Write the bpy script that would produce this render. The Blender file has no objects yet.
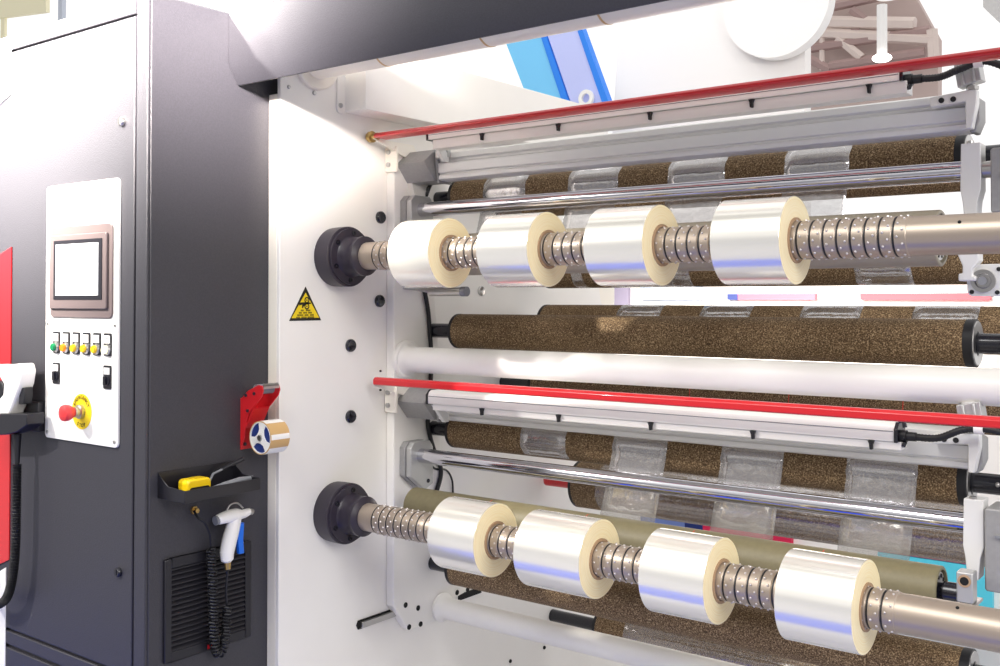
import bpy, bmesh, math, random
from mathutils import Vector, Matrix
random.seed(4)
sc = bpy.context.scene
COL = sc.collection

# ------------------------------------------------------------------ camera
FPX, VPX, HOR, PIT = 1025.0, 1336.0, 300.0, math.radians(1.0)
YAW = math.atan2(FPX, VPX)
CA, SA = math.cos(YAW), math.sin(YAW)
CAM = Vector((2.03, -1.983, 1.5))
V0 = HOR - FPX * math.tan(PIT)
cam = bpy.data.cameras.new('camera'); camo = bpy.data.objects.new('camera', cam); COL.objects.link(camo)
right = Vector((CA, SA, 0)); fwd0 = Vector((-SA, CA, 0))
fwd = fwd0 * math.cos(PIT) + Vector((0, 0, 1)) * math.sin(PIT)
up = right.cross(fwd)
camo.matrix_world = Matrix(((right.x, up.x, -fwd.x, CAM.x), (right.y, up.y, -fwd.y, CAM.y), (right.z, up.z, -fwd.z, CAM.z), (0, 0, 0, 1)))
cam.sensor_width = 36; cam.lens = FPX * 36 / 1000.0
cam.shift_y = -(333 - V0) / 1000.0
cam.clip_start = 0.05; cam.clip_end = 200
sc.camera = camo

# ------------------------------------------------------------------ colour management, world, lights
sc.view_settings.view_transform = 'Standard'; sc.view_settings.look = 'None'
sc.view_settings.gamma = 1; sc.view_settings.use_curve_mapping = False
sc.view_settings.exposure = 0.0

w = bpy.data.worlds.new('hall_light'); sc.world = w; w.use_nodes = True
nt = w.node_tree; nt.nodes.clear()
tc = nt.nodes.new('ShaderNodeTexCoord'); sp = nt.nodes.new('ShaderNodeSeparateXYZ'); nt.links.new(tc.outputs['Generated'], sp.inputs[0])
rmp = nt.nodes.new('ShaderNodeValToRGB'); nt.links.new(sp.outputs['Z'], rmp.inputs[0])
stops = [(0.0, (.40, .40, .42)), (.06, (.30, .29, .30)), (.16, (.55, .54, .53)), (.27, (.95, .94, .92)), (.33, (.45, .43, .42)), (.42, (1.25, 1.23, 1.2)),
         (.50, (.65, .63, .62)), (.60, (1.35, 1.33, 1.3)), (.72, (.7, .68, .67)), (.82, (1.3, 1.28, 1.25)), (1.0, (.9, .88, .87))]
cr = rmp.color_ramp
for i, (p, c) in enumerate(stops):
    e = cr.elements[i] if i < 2 else cr.elements.new(p)
    e.position = p; e.color = (*c, 1)
for i, (p, c) in enumerate(stops):
    pass
mr = nt.nodes.new('ShaderNodeMapRange'); nt.links.new(sp.outputs['Y'], mr.inputs[0])
mr.inputs[1].default_value = -0.10; mr.inputs[2].default_value = 0.15
mx = nt.nodes.new('ShaderNodeMix'); mx.data_type = 'RGBA'
nt.links.new(mr.outputs[0], mx.inputs[0]); nt.links.new(rmp.outputs[0], mx.inputs[6]); mx.inputs[7].default_value = (1.10, 1.08, 1.07, 1)
bg = nt.nodes.new('ShaderNodeBackground'); bg.inputs[1].default_value = 1.0
nt.links.new(mx.outputs[2], bg.inputs[0])
wo = nt.nodes.new('ShaderNodeOutputWorld'); nt.links.new(bg.outputs[0], wo.inputs[0])

def area(name, loc, target, size, energy, color, size_y=None):
    l = bpy.data.lights.new(name, 'AREA'); l.energy = energy; l.color = color; l.size = size
    if size_y: l.shape = 'RECTANGLE'; l.size_y = size_y
    o = bpy.data.objects.new(name, l); COL.objects.link(o); o.location = loc
    o.rotation_euler = (Vector(target) - Vector(loc)).to_track_quat('-Z', 'Y').to_euler()
    return o
def spot(name, loc, target, energy, color, angle, blend, rad=.1):
    l = bpy.data.lights.new(name, 'SPOT'); l.energy = energy; l.color = color; l.spot_size = math.radians(angle); l.spot_blend = blend; l.shadow_soft_size = rad
    o = bpy.data.objects.new(name, l); COL.objects.link(o); o.location = loc
    o.rotation_euler = (Vector(target) - Vector(loc)).to_track_quat('-Z', 'Y').to_euler()
    return o
area('hall_lamp', (0.6, -3.0, 4.4), (0.3, 0, 1.3), 1.6, 90, (1, .985, .96))
area('right_fill', (4.6, -1.6, 3.0), (0, .2, 1.3), 1.8, 85, (1, .97, .94))  # added fill without a real source, lifts the faces turned right
area('rear_fill', (-1.5, 2.6, 5.2), (-2.6, 4.6, 2.0), 2.5, 35, (1, 1, 1))  # unseen fill added to brighten the booths behind the machine
spot('front_haze_fill', (-1.35, -2.7, 3.7), (-0.80, -0.6, 2.42), 10500, (1, .94, .84), 37, 1.0, .10)  # added spot, pales the cabinet front in place of lens haze
spot('side_haze_fill', (2.2, -2.7, 2.75), (-.045, -.60, 2.40), 10000, (1, .90, .84), 22, 1.0, .25)  # added spot, imitates the same haze on cabinet side and duct
spot('key_spotlight', (-1.5, -2.6, 3.0), (-0.5, -0.4, 1.1), 330, (1, .96, .92), 62, .7, .04)

# ------------------------------------------------------------------ pixel -> place helpers
def ray(u, v):
    r = (u - 500) / FPX; q = -(v - V0) / FPX
    F = math.cos(PIT) - q * math.sin(PIT); U = math.sin(PIT) + q * math.cos(PIT)
    return Vector((r * CA - F * SA, r * SA + F * CA, U))
def PX(u, v, X=0.0): d = ray(u, v); return CAM + d * ((X - CAM.x) / d.x)
def PY(u, v, Y=0.0): d = ray(u, v); return CAM + d * ((Y - CAM.y) / d.y)

# ------------------------------------------------------------------ materials
def s2l(c): return tuple(((x / 255) / 12.92 if x / 255 <= .04045 else (((x / 255) + .055) / 1.055) ** 2.4) for x in c)
def mat(name, rgb, rough=.5, metal=0., spec=.5, coat=0., noise=0, nscale=50, bump=0, bscale=300, emit=0, aniso=0, lin=None):
    m = bpy.data.materials.new(name); m.use_nodes = True; t = m.node_tree; b = t.nodes['Principled BSDF']
    c = lin or s2l(rgb)
    b.inputs['Base Color'].default_value = (*c, 1); b.inputs['Roughness'].default_value = rough
    b.inputs['Metallic'].default_value = metal; b.inputs['Specular IOR Level'].default_value = spec
    b.inputs['Coat Weight'].default_value = coat; b.inputs['Coat Roughness'].default_value = .08
    if aniso: b.inputs['Anisotropic'].default_value = aniso
    if emit: b.inputs['Emission Color'].default_value = (*c, 1); b.inputs['Emission Strength'].default_value = emit
    co = t.nodes.new('ShaderNodeTexCoord')
    if noise:
        n = t.nodes.new('ShaderNodeTexNoise'); n.inputs['Scale'].default_value = nscale; n.inputs['Detail'].default_value = 3
        t.links.new(co.outputs['Object'], n.inputs['Vector'])
        r = t.nodes.new('ShaderNodeMapRange'); r.inputs[1].default_value = .3; r.inputs[2].default_value = .7
        r.inputs[3].default_value = 1 - noise; r.inputs[4].default_value = 1 + noise; t.links.new(n.outputs[0], r.inputs[0])
        mu = t.nodes.new('ShaderNodeVectorMath'); mu.operation = 'SCALE'; mu.inputs[0].default_value = c
        t.links.new(r.outputs[0], mu.inputs['Scale']); t.links.new(mu.outputs[0], b.inputs['Base Color'])
    if bump:
        n2 = t.nodes.new('ShaderNodeTexNoise'); n2.inputs['Scale'].default_value = bscale; t.links.new(co.outputs['Object'], n2.inputs['Vector'])
        bp = t.nodes.new('ShaderNodeBump'); bp.inputs['Strength'].default_value = bump; bp.inputs['Distance'].default_value = .001
        t.links.new(n2.outputs[0], bp.inputs['Height']); t.links.new(bp.outputs[0], b.inputs['Normal'])
    return m
M = {}
M['white'] = mat('white_paint', (238, 235, 230), .38, noise=.015, nscale=6)
M['cream'] = mat('cream_paint', (240, 234, 222), .32)
M['char'] = mat('charcoal_texture_paint', (55, 54, 60), .45, spec=.5, noise=.12, nscale=260, bump=.55, bscale=420)
M['blackp'] = mat('black_plastic', (26, 25, 32), .38)
M['black'] = mat('black_rubber', (20, 20, 25), .5)
M['blackg'] = mat('black_anodised', (24, 24, 34), .25, coat=.3)
M['hub'] = mat('dark_hub_paint', (44, 38, 50), .38)
M['chrome'] = mat('chrome', (215, 215, 222), .09, 1.0)
M['steel'] = mat('steel', (190, 188, 186), .28, 1.0)
M['alu'] = mat('matt_aluminium', (188, 188, 187), .42, .55)
M['aluw'] = mat('silver_extrusion', (228, 227, 225), .35, .12)
M['alud'] = mat('cast_aluminium', (158, 157, 157), .45, .3, noise=.05, nscale=120)
M['red'] = mat('red_paint', (205, 30, 38), .3, coat=.3)
M['olive'] = mat('olive_rubber', (118, 110, 82), .5, noise=.06, nscale=90)
M['beige'] = mat('olive_rubber_glare', (158, 150, 132), .45, noise=.03, nscale=90)  # olive rubber again, with the glare on it mixed into the colour
M['shaft'] = mat('shaft_metal', (172, 158, 144), .38, .55)
M['ball'] = mat('ball_chrome', (205, 200, 200), .3, .7)
M['yellow'] = mat('yellow_print', (235, 205, 20), .45)
M['yellowp'] = mat('yellow_plastic', (245, 205, 20), .35)
M['print'] = mat('black_print', (22, 20, 16), .5)
M['core'] = mat('core_board', (176, 146, 116), .6)
M['whitep'] = mat('white_plastic', (240, 238, 234), .3)
M['blue'] = mat('blue_plastic', (30, 110, 220), .3)
M['navy'] = mat('navy_print', (30, 50, 120), .45)
M['tan'] = mat('tan_tape', (202, 165, 112), .3)
M['screen'] = mat('lit_screen', (238, 240, 240), .15, emit=.35)
M['bezel'] = mat('bezel_grey', (104, 92, 92), .3)
M['greyp'] = mat('grey_plastic', (128, 130, 136), .35)
M['brass'] = mat('brass', (190, 160, 100), .3, .9)
M['green_b'] = mat('green_lens', (20, 130, 80), .2)
M['orange_b'] = mat('orange_lens', (245, 130, 20), .2, emit=.5)
M['yellow_b'] = mat('yellow_lens', (235, 190, 30), .2)
M['white_b'] = mat('lit_white_lens', (255, 250, 200), .2, emit=1.0)
M['redbtn'] = mat('red_button', (225, 60, 62), .35)
M['dark'] = mat('dark_gap', (8, 8, 10), .8)
M['laserline'] = mat('painted_laser_line', (235, 60, 50), .5)  # laser light on the rollers, laid on as plain red

def cork():
    m = bpy.data.materials.new('speckled_cork'); m.use_nodes = True; t = m.node_tree; b = t.nodes['Principled BSDF']
    co = t.nodes.new('ShaderNodeTexCoord'); n = t.nodes.new('ShaderNodeTexNoise'); n.inputs['Scale'].default_value = 330; n.inputs['Detail'].default_value = 2
    t.links.new(co.outputs['Object'], n.inputs['Vector'])
    r = t.nodes.new('ShaderNodeValToRGB'); t.links.new(n.outputs[0], r.inputs[0])
    cs = [(.32, (66, 50, 34)), (.46, (104, 82, 58)), (.56, (134, 110, 80)), (.70, (192, 168, 132))]
    for i, (p, c) in enumerate(cs):
        e = r.color_ramp.elements[i] if i < 2 else r.color_ramp.elements.new(p); e.position = p; e.color = (*s2l(c), 1)
    t.links.new(r.outputs[0], b.inputs['Base Color']); b.inputs['Roughness'].default_value = .75
    b.inputs['Specular IOR Level'].default_value = .35
    bp = t.nodes.new('ShaderNodeBump'); bp.inputs['Strength'].default_value = .5; bp.inputs['Distance'].default_value = .0006
    t.links.new(n.outputs[0], bp.inputs['Height']); t.links.new(bp.outputs[0], b.inputs['Normal'])
    return m
M['cork'] = cork()

def filmroll():
    m = bpy.data.materials.new('wound_film'); m.use_nodes = True; t = m.node_tree; b = t.nodes['Principled BSDF']
    b.inputs['Base Color'].default_value = (*s2l((246, 243, 234)), 1); b.inputs['Metallic'].default_value = .55
    b.inputs['Roughness'].default_value = .2; b.inputs['Coat Weight'].default_value = .6; b.inputs['Coat Roughness'].default_value = .06
    return m
M['filmroll'] = filmroll()
def filmend():
    m = bpy.data.materials.new('film_edge'); m.use_nodes = True; t = m.node_tree; b = t.nodes['Principled BSDF']
    co = t.nodes.new('ShaderNodeTexCoord'); mp = t.nodes.new('ShaderNodeVectorMath'); mp.operation = 'MULTIPLY'; mp.inputs[1].default_value = (0, 1, 1)
    t.links.new(co.outputs['Object'], mp.inputs[0]); l = t.nodes.new('ShaderNodeVectorMath'); l.operation = 'LENGTH'; t.links.new(mp.outputs[0], l.inputs[0])
    n = t.nodes.new('ShaderNodeTexNoise'); n.noise_dimensions = '1D'; n.inputs['Scale'].default_value = 420; t.links.new(l.outputs['Value'], n.inputs['W'])
    r = t.nodes.new('ShaderNodeValToRGB'); t.links.new(n.outputs[0], r.inputs[0])
    r.color_ramp.elements[0].color = (*s2l((248, 228, 178)), 1); r.color_ramp.elements[1].color = (*s2l((255, 244, 208)), 1)
    r.color_ramp.elements[0].position = .3; r.color_ramp.elements[1].position = .7
    t.links.new(r.outputs[0], b.inputs['Base Color']); b.inputs['Roughness'].default_value = .32
    return m
M['filmend'] = filmend()
def clearfilm(nm_, fac):
    m = bpy.data.materials.new(nm_); m.use_nodes = True; t = m.node_tree; b = t.nodes['Principled BSDF']; out = t.nodes['Material Output']
    b.inputs['Base Color'].default_value = (.86, .85, .86, 1); b.inputs['Roughness'].default_value = .14; b.inputs['Metallic'].default_value = .75
    co = t.nodes.new('ShaderNodeTexCoord'); n = t.nodes.new('ShaderNodeTexNoise'); n.inputs['Scale'].default_value = 26; n.inputs['Detail'].default_value = 2
    t.links.new(co.outputs['Object'], n.inputs['Vector'])
    bp = t.nodes.new('ShaderNodeBump'); bp.inputs['Strength'].default_value = .35; bp.inputs['Distance'].default_value = .006
    t.links.new(n.outputs[0], bp.inputs['Height']); t.links.new(bp.outputs[0], b.inputs['Normal'])
    tr = t.nodes.new('ShaderNodeBsdfTransparent'); ms = t.nodes.new('ShaderNodeMixShader'); ms.inputs[0].default_value = fac
    t.links.new(tr.outputs[0], ms.inputs[1]); t.links.new(b.outputs[0], ms.inputs[2]); t.links.new(ms.outputs[0], out.inputs[0])
    return m
M['clear'] = clearfilm('clear_film', .38); M['thin'] = clearfilm('thin_film_web', .16)

# ------------------------------------------------------------------ mesh builder
class MB:
    def __init__(s): s.v = []; s.f = []; s.mi = []; s.m = 0
    def add(s, vs, fs):
        o = len(s.v); s.v += [tuple(x) for x in vs]
        for f in fs: s.f.append([i + o for i in f]); s.mi.append(s.m)
        return s
    def box(s, x0, x1, y0, y1, z0, z1):
        vs = [(x, y, z) for x in (x0, x1) for y in (y0, y1) for z in (z0, z1)]
        return s.add(vs, [(0, 1, 3, 2), (4, 6, 7, 5), (0, 4, 5, 1), (2, 3, 7, 6), (0, 2, 6, 4), (1, 5, 7, 3)])
    def prism(s, poly, ax, a, b):
        n = len(poly)
        def mk(p, t):
            if ax == 'x': return (t, p[0], p[1])
            if ax == 'y': return (p[0], t, p[1])
            return (p[0], p[1], t)
        vs = [mk(p, a) for p in poly] + [mk(p, b) for p in poly]
        fs = [tuple(range(n))[::-1], tuple(range(n, 2 * n))] + [(i, (i + 1) % n, n + (i + 1) % n, n + i) for i in range(n)]
        return s.add(vs, fs)
    def lathe(s, prof, c=(0, 0, 0), ax='x', seg=48, close=False):
        # prof: list of (t, r) along axis
        vs = []; fs = []; n = len(prof)
        for t, r in prof:
            for k in range(seg):
                a = 2 * math.pi * k / seg; p, q = r * math.cos(a), r * math.sin(a)
                if ax == 'x': vs.append((c[0] + t, c[1] + p, c[2] + q))
                elif ax == 'y': vs.append((c[0] + p, c[1] + t, c[2] + q))
                else: vs.append((c[0] + p, c[1] + q, c[2] + t))
        rng = n if close else n - 1
        for i in range(rng):
            j = (i + 1) % n
            for k in range(seg):
                l = (k + 1) % seg; fs.append((i * seg + k, j * seg + k, j * seg + l, i * seg + l))
        if not close:
            if prof[0][1] > 1e-6: fs.append(tuple(range(seg))[::-1])
            if prof[-1][1] > 1e-6: fs.append(tuple((n - 1) * seg + k for k in range(seg)))
        return s.add(vs, fs)
    def tube(s, pts, rad, seg=10):
        pts = [Vector(p) for p in pts]; n = len(pts); rr = rad if isinstance(rad, (list, tuple)) else [rad] * n
        T = [(pts[min(i + 1, n - 1)] - pts[max(i - 1, 0)]).normalized() for i in range(n)]
        nrm = T[0].orthogonal().normalized(); vs = []; fs = []
        for i in range(n):
            nrm = (nrm - T[i] * nrm.dot(T[i])).normalized(); bn = T[i].cross(nrm)
            for k in range(seg):
                a = 2 * math.pi * k / seg; vs.append(pts[i] + (nrm * math.cos(a) + bn * math.sin(a)) * rr[i])
        for i in range(n - 1):
            for k in range(seg):
                l = (k + 1) % seg; fs.append((i * seg + k, i * seg + l, (i + 1) * seg + l, (i + 1) * seg + k))
        fs.append(tuple(range(seg))[::-1]); fs.append(tuple((n - 1) * seg + k for k in range(seg)))
        return s.add(vs, fs)
    def sphere(s, c, r, seg=12, rings=8, sc_=(1, 1, 1)):
        vs = []; fs = []
        for i in range(rings + 1):
            ph = math.pi * i / rings
            for k in range(seg):
                a = 2 * math.pi * k / seg
                vs.append((c[0] + r * sc_[0] * math.sin(ph) * math.cos(a), c[1] + r * sc_[1] * math.sin(ph) * math.sin(a), c[2] + r * sc_[2] * math.cos(ph)))
        for i in range(rings):
            for k in range(seg):
                l = (k + 1) % seg; fs.append((i * seg + k, (i + 1) * seg + k, (i + 1) * seg + l, i * seg + l))
        return s.add(vs, fs)
    def build(s, name, m, parent=None, bevel=0, smooth=True, ang=35):
        me = bpy.data.meshes.new(name)
        off = Vector(parent.location) if parent is not None else Vector((0, 0, 0))
        if parent is not None and parent.parent is not None: off = Vector(parent['wloc'])
        elif parent is not None and parent.type == 'MESH': off = Vector(parent.location)
        me.from_pydata([tuple(Vector(v) - off) for v in s.v], [], s.f)
        bm = bmesh.new(); bm.from_mesh(me); bmesh.ops.remove_doubles(bm, verts=bm.verts, dist=1e-6)
        bmesh.ops.recalc_face_normals(bm, faces=bm.faces); bm.to_mesh(me); bm.free()
        ms = m if isinstance(m, (list, tuple)) else [m]
        for q in ms: me.materials.append(q if not isinstance(q, str) else M[q])
        if len(ms) > 1 and len(me.polygons) == len(s.mi):
            for p, k in zip(me.polygons, s.mi): p.material_index = k
        o = bpy.data.objects.new(name, me); COL.objects.link(o)
        if parent is not None:
            o.parent = parent
        if smooth:
            me.shade_smooth()
            try: me.set_sharp_from_angle(angle=math.radians(ang))
            except Exception: pass
        if bevel:
            bv = o.modifiers.new('bevel', 'BEVEL'); bv.width = bevel; bv.segments = 2; bv.limit_method = 'ANGLE'; bv.angle_limit = math.radians(40)
            bv.harden_normals = False
        return o
# all parts have identity local transform relative to their thing; a sub-part's parent (a part) too
def sub(part, mb, name, m, bevel=0):
    root = part.parent
    if root is None: return mb.build(name, m, part, bevel)
    part['wloc'] = tuple(root.location); o = mb.build(name, m, part, bevel); del part['wloc']; return o

def tag(o, label, cat, group=None):
    o['label'] = label; o['category'] = cat
    if group: o['group'] = group
    return o
def thing(name, label, cat, loc=(0, 0, 0), group=None):
    o = bpy.data.objects.new(name, None); COL.objects.link(o); o.location = loc; o.empty_display_size = .05
    return tag(o, label, cat, group)
def struct(name, mb, m, bevel=0):
    o = mb.build(name, m, None, bevel); o['kind'] = 'structure'; return o
def text_verts(body, size, extrude=0.0003):
    cu = bpy.data.curves.new('t', 'FONT'); cu.body = body; cu.size = size; cu.align_x = 'CENTER'; cu.align_y = 'CENTER'; cu.extrude = extrude; cu.resolution_u = 2
    o = bpy.data.objects.new('t', cu); COL.objects.link(o); me = o.to_mesh()
    vs = [v.co.copy() for v in me.vertices]; fs = [tuple(p.vertices) for p in me.polygons]
    o.to_mesh_clear(); bpy.data.objects.remove(o); bpy.data.curves.remove(cu)
    return vs, fs

XC = -.045      # cabinet side plane
YF = -.607      # cabinet front plane
SY = -.063     # depth of the two winding shafts
XR = 1.62       # where rolls and bars run out of the picture on the right

# ------------------------------------------------------------------ setting
struct('floor', MB().box(-17, 9, -9, 12, -.05, 0), mat('hall_floor', (176, 176, 180), .35))
carpet = MB().box(-3.2, 4.5, -1.45, -.66, .0005, .008).build('blue_carpet', mat('blue_carpet', (12, 70, 215), .8, noise=.1, nscale=300))
tag(carpet, 'blue carpet strip lying on the floor in front of the machine', 'carpet')

# ------------------------------------------------------------------ cabinet
cab = thing('control_cabinet', 'tall charcoal steel control cabinet with white operator panel at left of the machine', 'cabinet', (-.6, -.2, 0))
b = MB().box(-2.3, XC, YF + .004, .35, .0, 2.212)
b.build('cabinet_body', 'char', cab, .004)
# door panel, drawer panel, plinth as slightly raised plates in the front
dx1 = PY(136, 300, YF).x
door = MB().box(-1.6, dx1 - .004, YF - .004, YF + .004, .632, 2.163).build('door', 'char', cab, .0025)
MB().box(dx1 + .003, XC, YF - .004, YF + .004, .02, 2.21).build('corner_post', 'char', cab, .0025)
MB().box(-1.6, dx1 - .004, YF - .004, YF + .004, .590, .624).build('rail', 'char', cab, .002)
MB().box(-1.6, dx1 - .004, YF - .004, YF + .004, .10, .580).build('lower_panel', 'char', cab, .002)
MB().box(-1.6, dx1 - .004, YF - .004, YF + .004, 2.169, 2.21).build('top_rail', 'char', cab, .002)
for (u, v) in ((124.5, 122), (121, 571.5)):
    p = PY(u, v, YF)
    k = MB().lathe([(-.004, .011), (-.010, .011), (-.013, .009), (-.013, 0)], (p.x, YF, p.z), 'y', 24)
    k.box(p.x - .0015, p.x + .0015, YF - .0145, YF - .012, p.z - .006, p.z + .006)
    k.build('lock', 'steel' if v < 300 else 'blackg', cab)
# printed graphics at the far left of the door
gx = PY(11, 300, YF).x
zt, zb = PY(11, 95, YF).z, PY(0, 107, YF).z
wg = MB().prism([(-1.5, 2.205), (gx, 2.205), (gx, zt), (-.80, zb - .02), (-1.5, zb - .02)], 'y', YF - .0075, YF - .0042)
wg.build('white_graphic', 'whitep', cab)
g2 = PY(8.5, 500, YF).x; g3 = PY(14, 250, YF).x
rg = MB().prism([(-1.5, PY(0, 262, YF).z - .25), (-.78, PY(0, 262, YF).z), (g3, PY(14, 247, YF).z), (g3, PY(14, 560, YF).z), (-.78, PY(0, 574, YF).z), (-1.5, .75)], 'y', YF - .0075, YF - .0042)
rg.build('red_graphic', 'red', cab)
wb = MB().prism([(-1.5, .70), (-.745, PY(0, 577, YF).z), (g2, PY(8, 567, YF).z), (g2, .10), (-1.5, .10)], 'y', YF - .0062, YF - .0042)
wb.build('pale_graphic', 'whitep', cab)

# operator panel
YP = YF - .004
px0, px1 = PY(47, 300, YP - .003).x, PY(119.5, 300, YP - .003).x
pz0, pz1 = PY(119, 447.5, YF).z, PY(119, 178.5, YF).z
YP = YF - .004
def rrect(x0, x1, z0, z1, r, n=5):
    out = []
    for cx_, cz_, a0 in ((x1 - r, z1 - r, 0), (x0 + r, z1 - r, 90), (x0 + r, z0 + r, 180), (x1 - r, z0 + r, 270)):
        for i in range(n + 1):
            a = math.radians(a0 + 90 * i / n); out.append((cx_ + r * math.cos(a), cz_ + r * math.sin(a)))
    return out
panel = MB().prism(rrect(px0, px1, pz0, pz1, .012), 'y', YP - .006, YP).build('control_panel', 'whitep', cab, .001)
YQ = YP - .006
for fx in (px0 + .012, px1 - .012):
    for fz in (pz0 + .014, (pz0 + pz1) / 2 - .03, pz1 - .014):
        sub(panel, MB().lathe([(0, .0045), (-.002, .0045), (-.003, .003), (-.003, 0)], (fx, YQ, fz), 'y', 12), 'screw', 'steel')
def FP(u, v): return PY(u, v, YQ)
a, c = FP(52, 228), FP(113.5, 318)
sx0, sx1 = a.x, c.x; sz1, sz0 = FP(52, 229).z, FP(52, 315.5).z
sz1 = (FP(113.5, 221.5).z + FP(52, 228.5).z) / 2; sz0 = (FP(113.5, 320).z + FP(52, 316).z) / 2
scr = MB(); scr.prism(rrect(sx0, sx1, sz0, sz1, .014), 'y', YQ - .004, YQ)
scr.prism(rrect(sx0 + .006, sx1 - .016, sz0 + .022, sz1 - .022, .006), 'y', YQ - .010, YQ - .004)
scr_o = sub(panel, scr, 'touch_screen', 'bezel', .002)
ix0, ix1 = FP(58, 250).x, FP(107, 250).x
s2 = MB().box(ix0, ix1 - .004, YQ - .0115, YQ - .0095, sz0 + .045, sz1 - .036)
sub(panel, s2, 'screen_rim', 'blackp')
s3 = MB().box(ix0 + .012, ix1 - .018, YQ - .0128, YQ - .011, sz0 + .055, sz1 - .046)
sub(panel, s3, 'screen_display', 'screen')
# six push buttons with label holders
colsb = ['green_b', 'orange_b', 'yellow_b', 'yellow_b', 'yellow_b', 'white_b']
zbt, zbb = (FP(57, 331.7).z + FP(108, 333).z) / 2, (FP(57, 353).z + FP(108, 356).z) / 2
xa, xb = FP(57, 340).x, FP(108.3, 340).x
for i in range(6):
    x = xa + (xb - xa) * i / 5
    h = MB().prism(rrect(x - .0155, x + .0155, zbb, zbt, .004), 'y', YQ - .003, YQ)
    ho = sub(panel, h, 'label_holder', 'blackp')
    sub(panel, MB().box(x - .0115, x + .0115, YQ - .0042, YQ - .003, zbt - .024, zbt - .005), 'name_plate', 'whitep')
    t = MB().box(x - .006, x + .006, YQ - .0046, YQ - .0042, zbt - .0135, zbt - .0115); t.box(x - .004, x + .005, YQ - .0046, YQ - .0042, zbt - .018, zbt - .0165); sub(panel, t, 'plate_print', 'greyp')
    zc = zbb + .015
    sub(panel, MB().lathe([(0, .0135), (-.004, .0135), (-.007, .0120), (-.008, .0120), (-.008, 0)], (x, YQ, zc), 'y', 24), 'button_collar', 'steel')
    sub(panel, MB().lathe([(-.006, .0098), (-.012, .0098), (-.014, .0085), (-.0145, 0)], (x, YQ, zc), 'y', 24), 'push_button', colsb[i])
for (u, v0_, v1_) in ((56.8, 362.5, 383.6), (108, 365.5, 389)):
    x = FP(u, 370).x; z1_, z0_ = FP(u, v0_).z, FP(u, v1_).z
    sub(panel, MB().prism(rrect(x - .0155, x + .0155, z0_, z1_, .004), 'y', YQ - .003, YQ), 'label_holder', 'blackp')
    sub(panel, MB().box(x - .0115, x + .0115, YQ - .0042, YQ - .003, z1_ - .021, z1_ - .005), 'name_plate', 'whitep')
    k = MB().lathe([(0, .0125), (-.005, .0125), (-.006, .010), (-.006, 0)], (x, YQ, z0_ + .020), 'y', 20)
    k.box(x - .003, x + .003, YQ - .012, YQ - .006, z0_ + .010, z0_ + .030)
    sub(panel, k, 'selector_knob', 'blackg')
ec = FP(82, 411.5)
sub(panel, MB().lathe([(0, .043), (-.0015, .043), (-.0015, 0)], (ec.x, YQ, ec.z), 'y', 48), 'emergency_disc', 'yellow')
le = MB()
def arc_text(mb, word, cx_, cz_, r, a_mid, step, flip, size):
    n = len(word)
    for i, ch in enumerate(word):
        a = a_mid + (-(i - (n - 1) / 2) if not flip else (i - (n - 1) / 2)) * step
        vs, fs = text_verts(ch, size); rot = math.radians(a - 90 if not flip else a + 90)
        ox, oz = cx_ + r * math.cos(math.radians(a)), cz_ + r * math.sin(math.radians(a))
        mb.add([(ox + p.x * math.cos(rot) - p.y * math.sin(rot), YQ - .002 - p.z, oz + p.x * math.sin(rot) + p.y * math.cos(rot)) for p in vs], fs)
arc_text(le, 'EMERGENCY', ec.x, ec.z, .034, 90, 15.5, False, .013)
arc_text(le, 'STOP', ec.x, ec.z, .034, 270, 17, True, .013)
sub(panel, le, 'emergency_stop_lettering', 'print')
sub(panel, MB().lathe([(0, .017), (-.010, .017), (-.012, .013), (-.022, .013), (-.022, 0)], (ec.x, YQ, ec.z), 'y', 28), 'stop_button_collar', 'steel')
hd = [(-.020, .010), (-.025, .013), (-.034, .019), (-.044, .0205), (-.050, .0185), (-.054, .011), (-.055, 0)]
sub(panel, MB().lathe([(t, r) for t, r in hd], (ec.x, YQ, ec.z), 'y', 28), 'stop_button', 'redbtn')

# vent on the cabinet side
vy0, vy1 = PX(163, 560, XC).y, PX(249.5, 545, XC).y
vz0, vz1 = .658, .896
X1 = XC
vf = MB()
for (y0, y1, z0, z1) in ((vy0, vy0 + .018, vz0, vz1), (vy1 - .018, vy1, vz0, vz1), (vy0 + .018, vy1 - .018, vz0, vz0 + .022), (vy0 + .018, vy1 - .018, vz1 - .022, vz1)):
    vf.box(X1, X1 + .008, y0, y1, z0, z1)
vent = vf.build('vent_frame', 'blackp', cab, .002)
sub(vent, MB().box(X1 - .001, X1 + .001, vy0 + .016, vy1 - .016, vz0 + .02, vz1 - .02), 'filter_mat', 'dark')
sl = MB(); n = 17
for i in range(n):
    z = vz0 + .026 + i * (vz1 - vz0 - .050) / (n - 1)
    sl.prism([(X1 + .001, z + .004), (X1 + .0075, z - .003), (X1 + .0075, z - .0005), (X1 + .001, z + .0065)], 'y', vy0 + .018, vy1 - .018)
sub(vent, sl, 'louvre_slats', 'blackp')
p = PX(209.5, 645.5, XC)
sub(vent, MB().box(X1 + .008, X1 + .0095, p.y - .012, p.y + .012, vz0 + .003, vz0 + .013), 'red_sticker', 'red')

# duct over the machine
YD = -.372
duct = MB()
duct.prism([(YD - .012, 2.212), (YD - .012, 2.083), (YD + .016, 2.035), (YD + .022, 2.036), (-.262, 2.12), (-.262, 2.212)], 'x', XC + .0005, 2.3)
o = duct.build('cable_duct', 'char', None, .0015)
tag(o, 'long dark grey duct running right from the cabinet above the rollers', 'duct')

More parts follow.
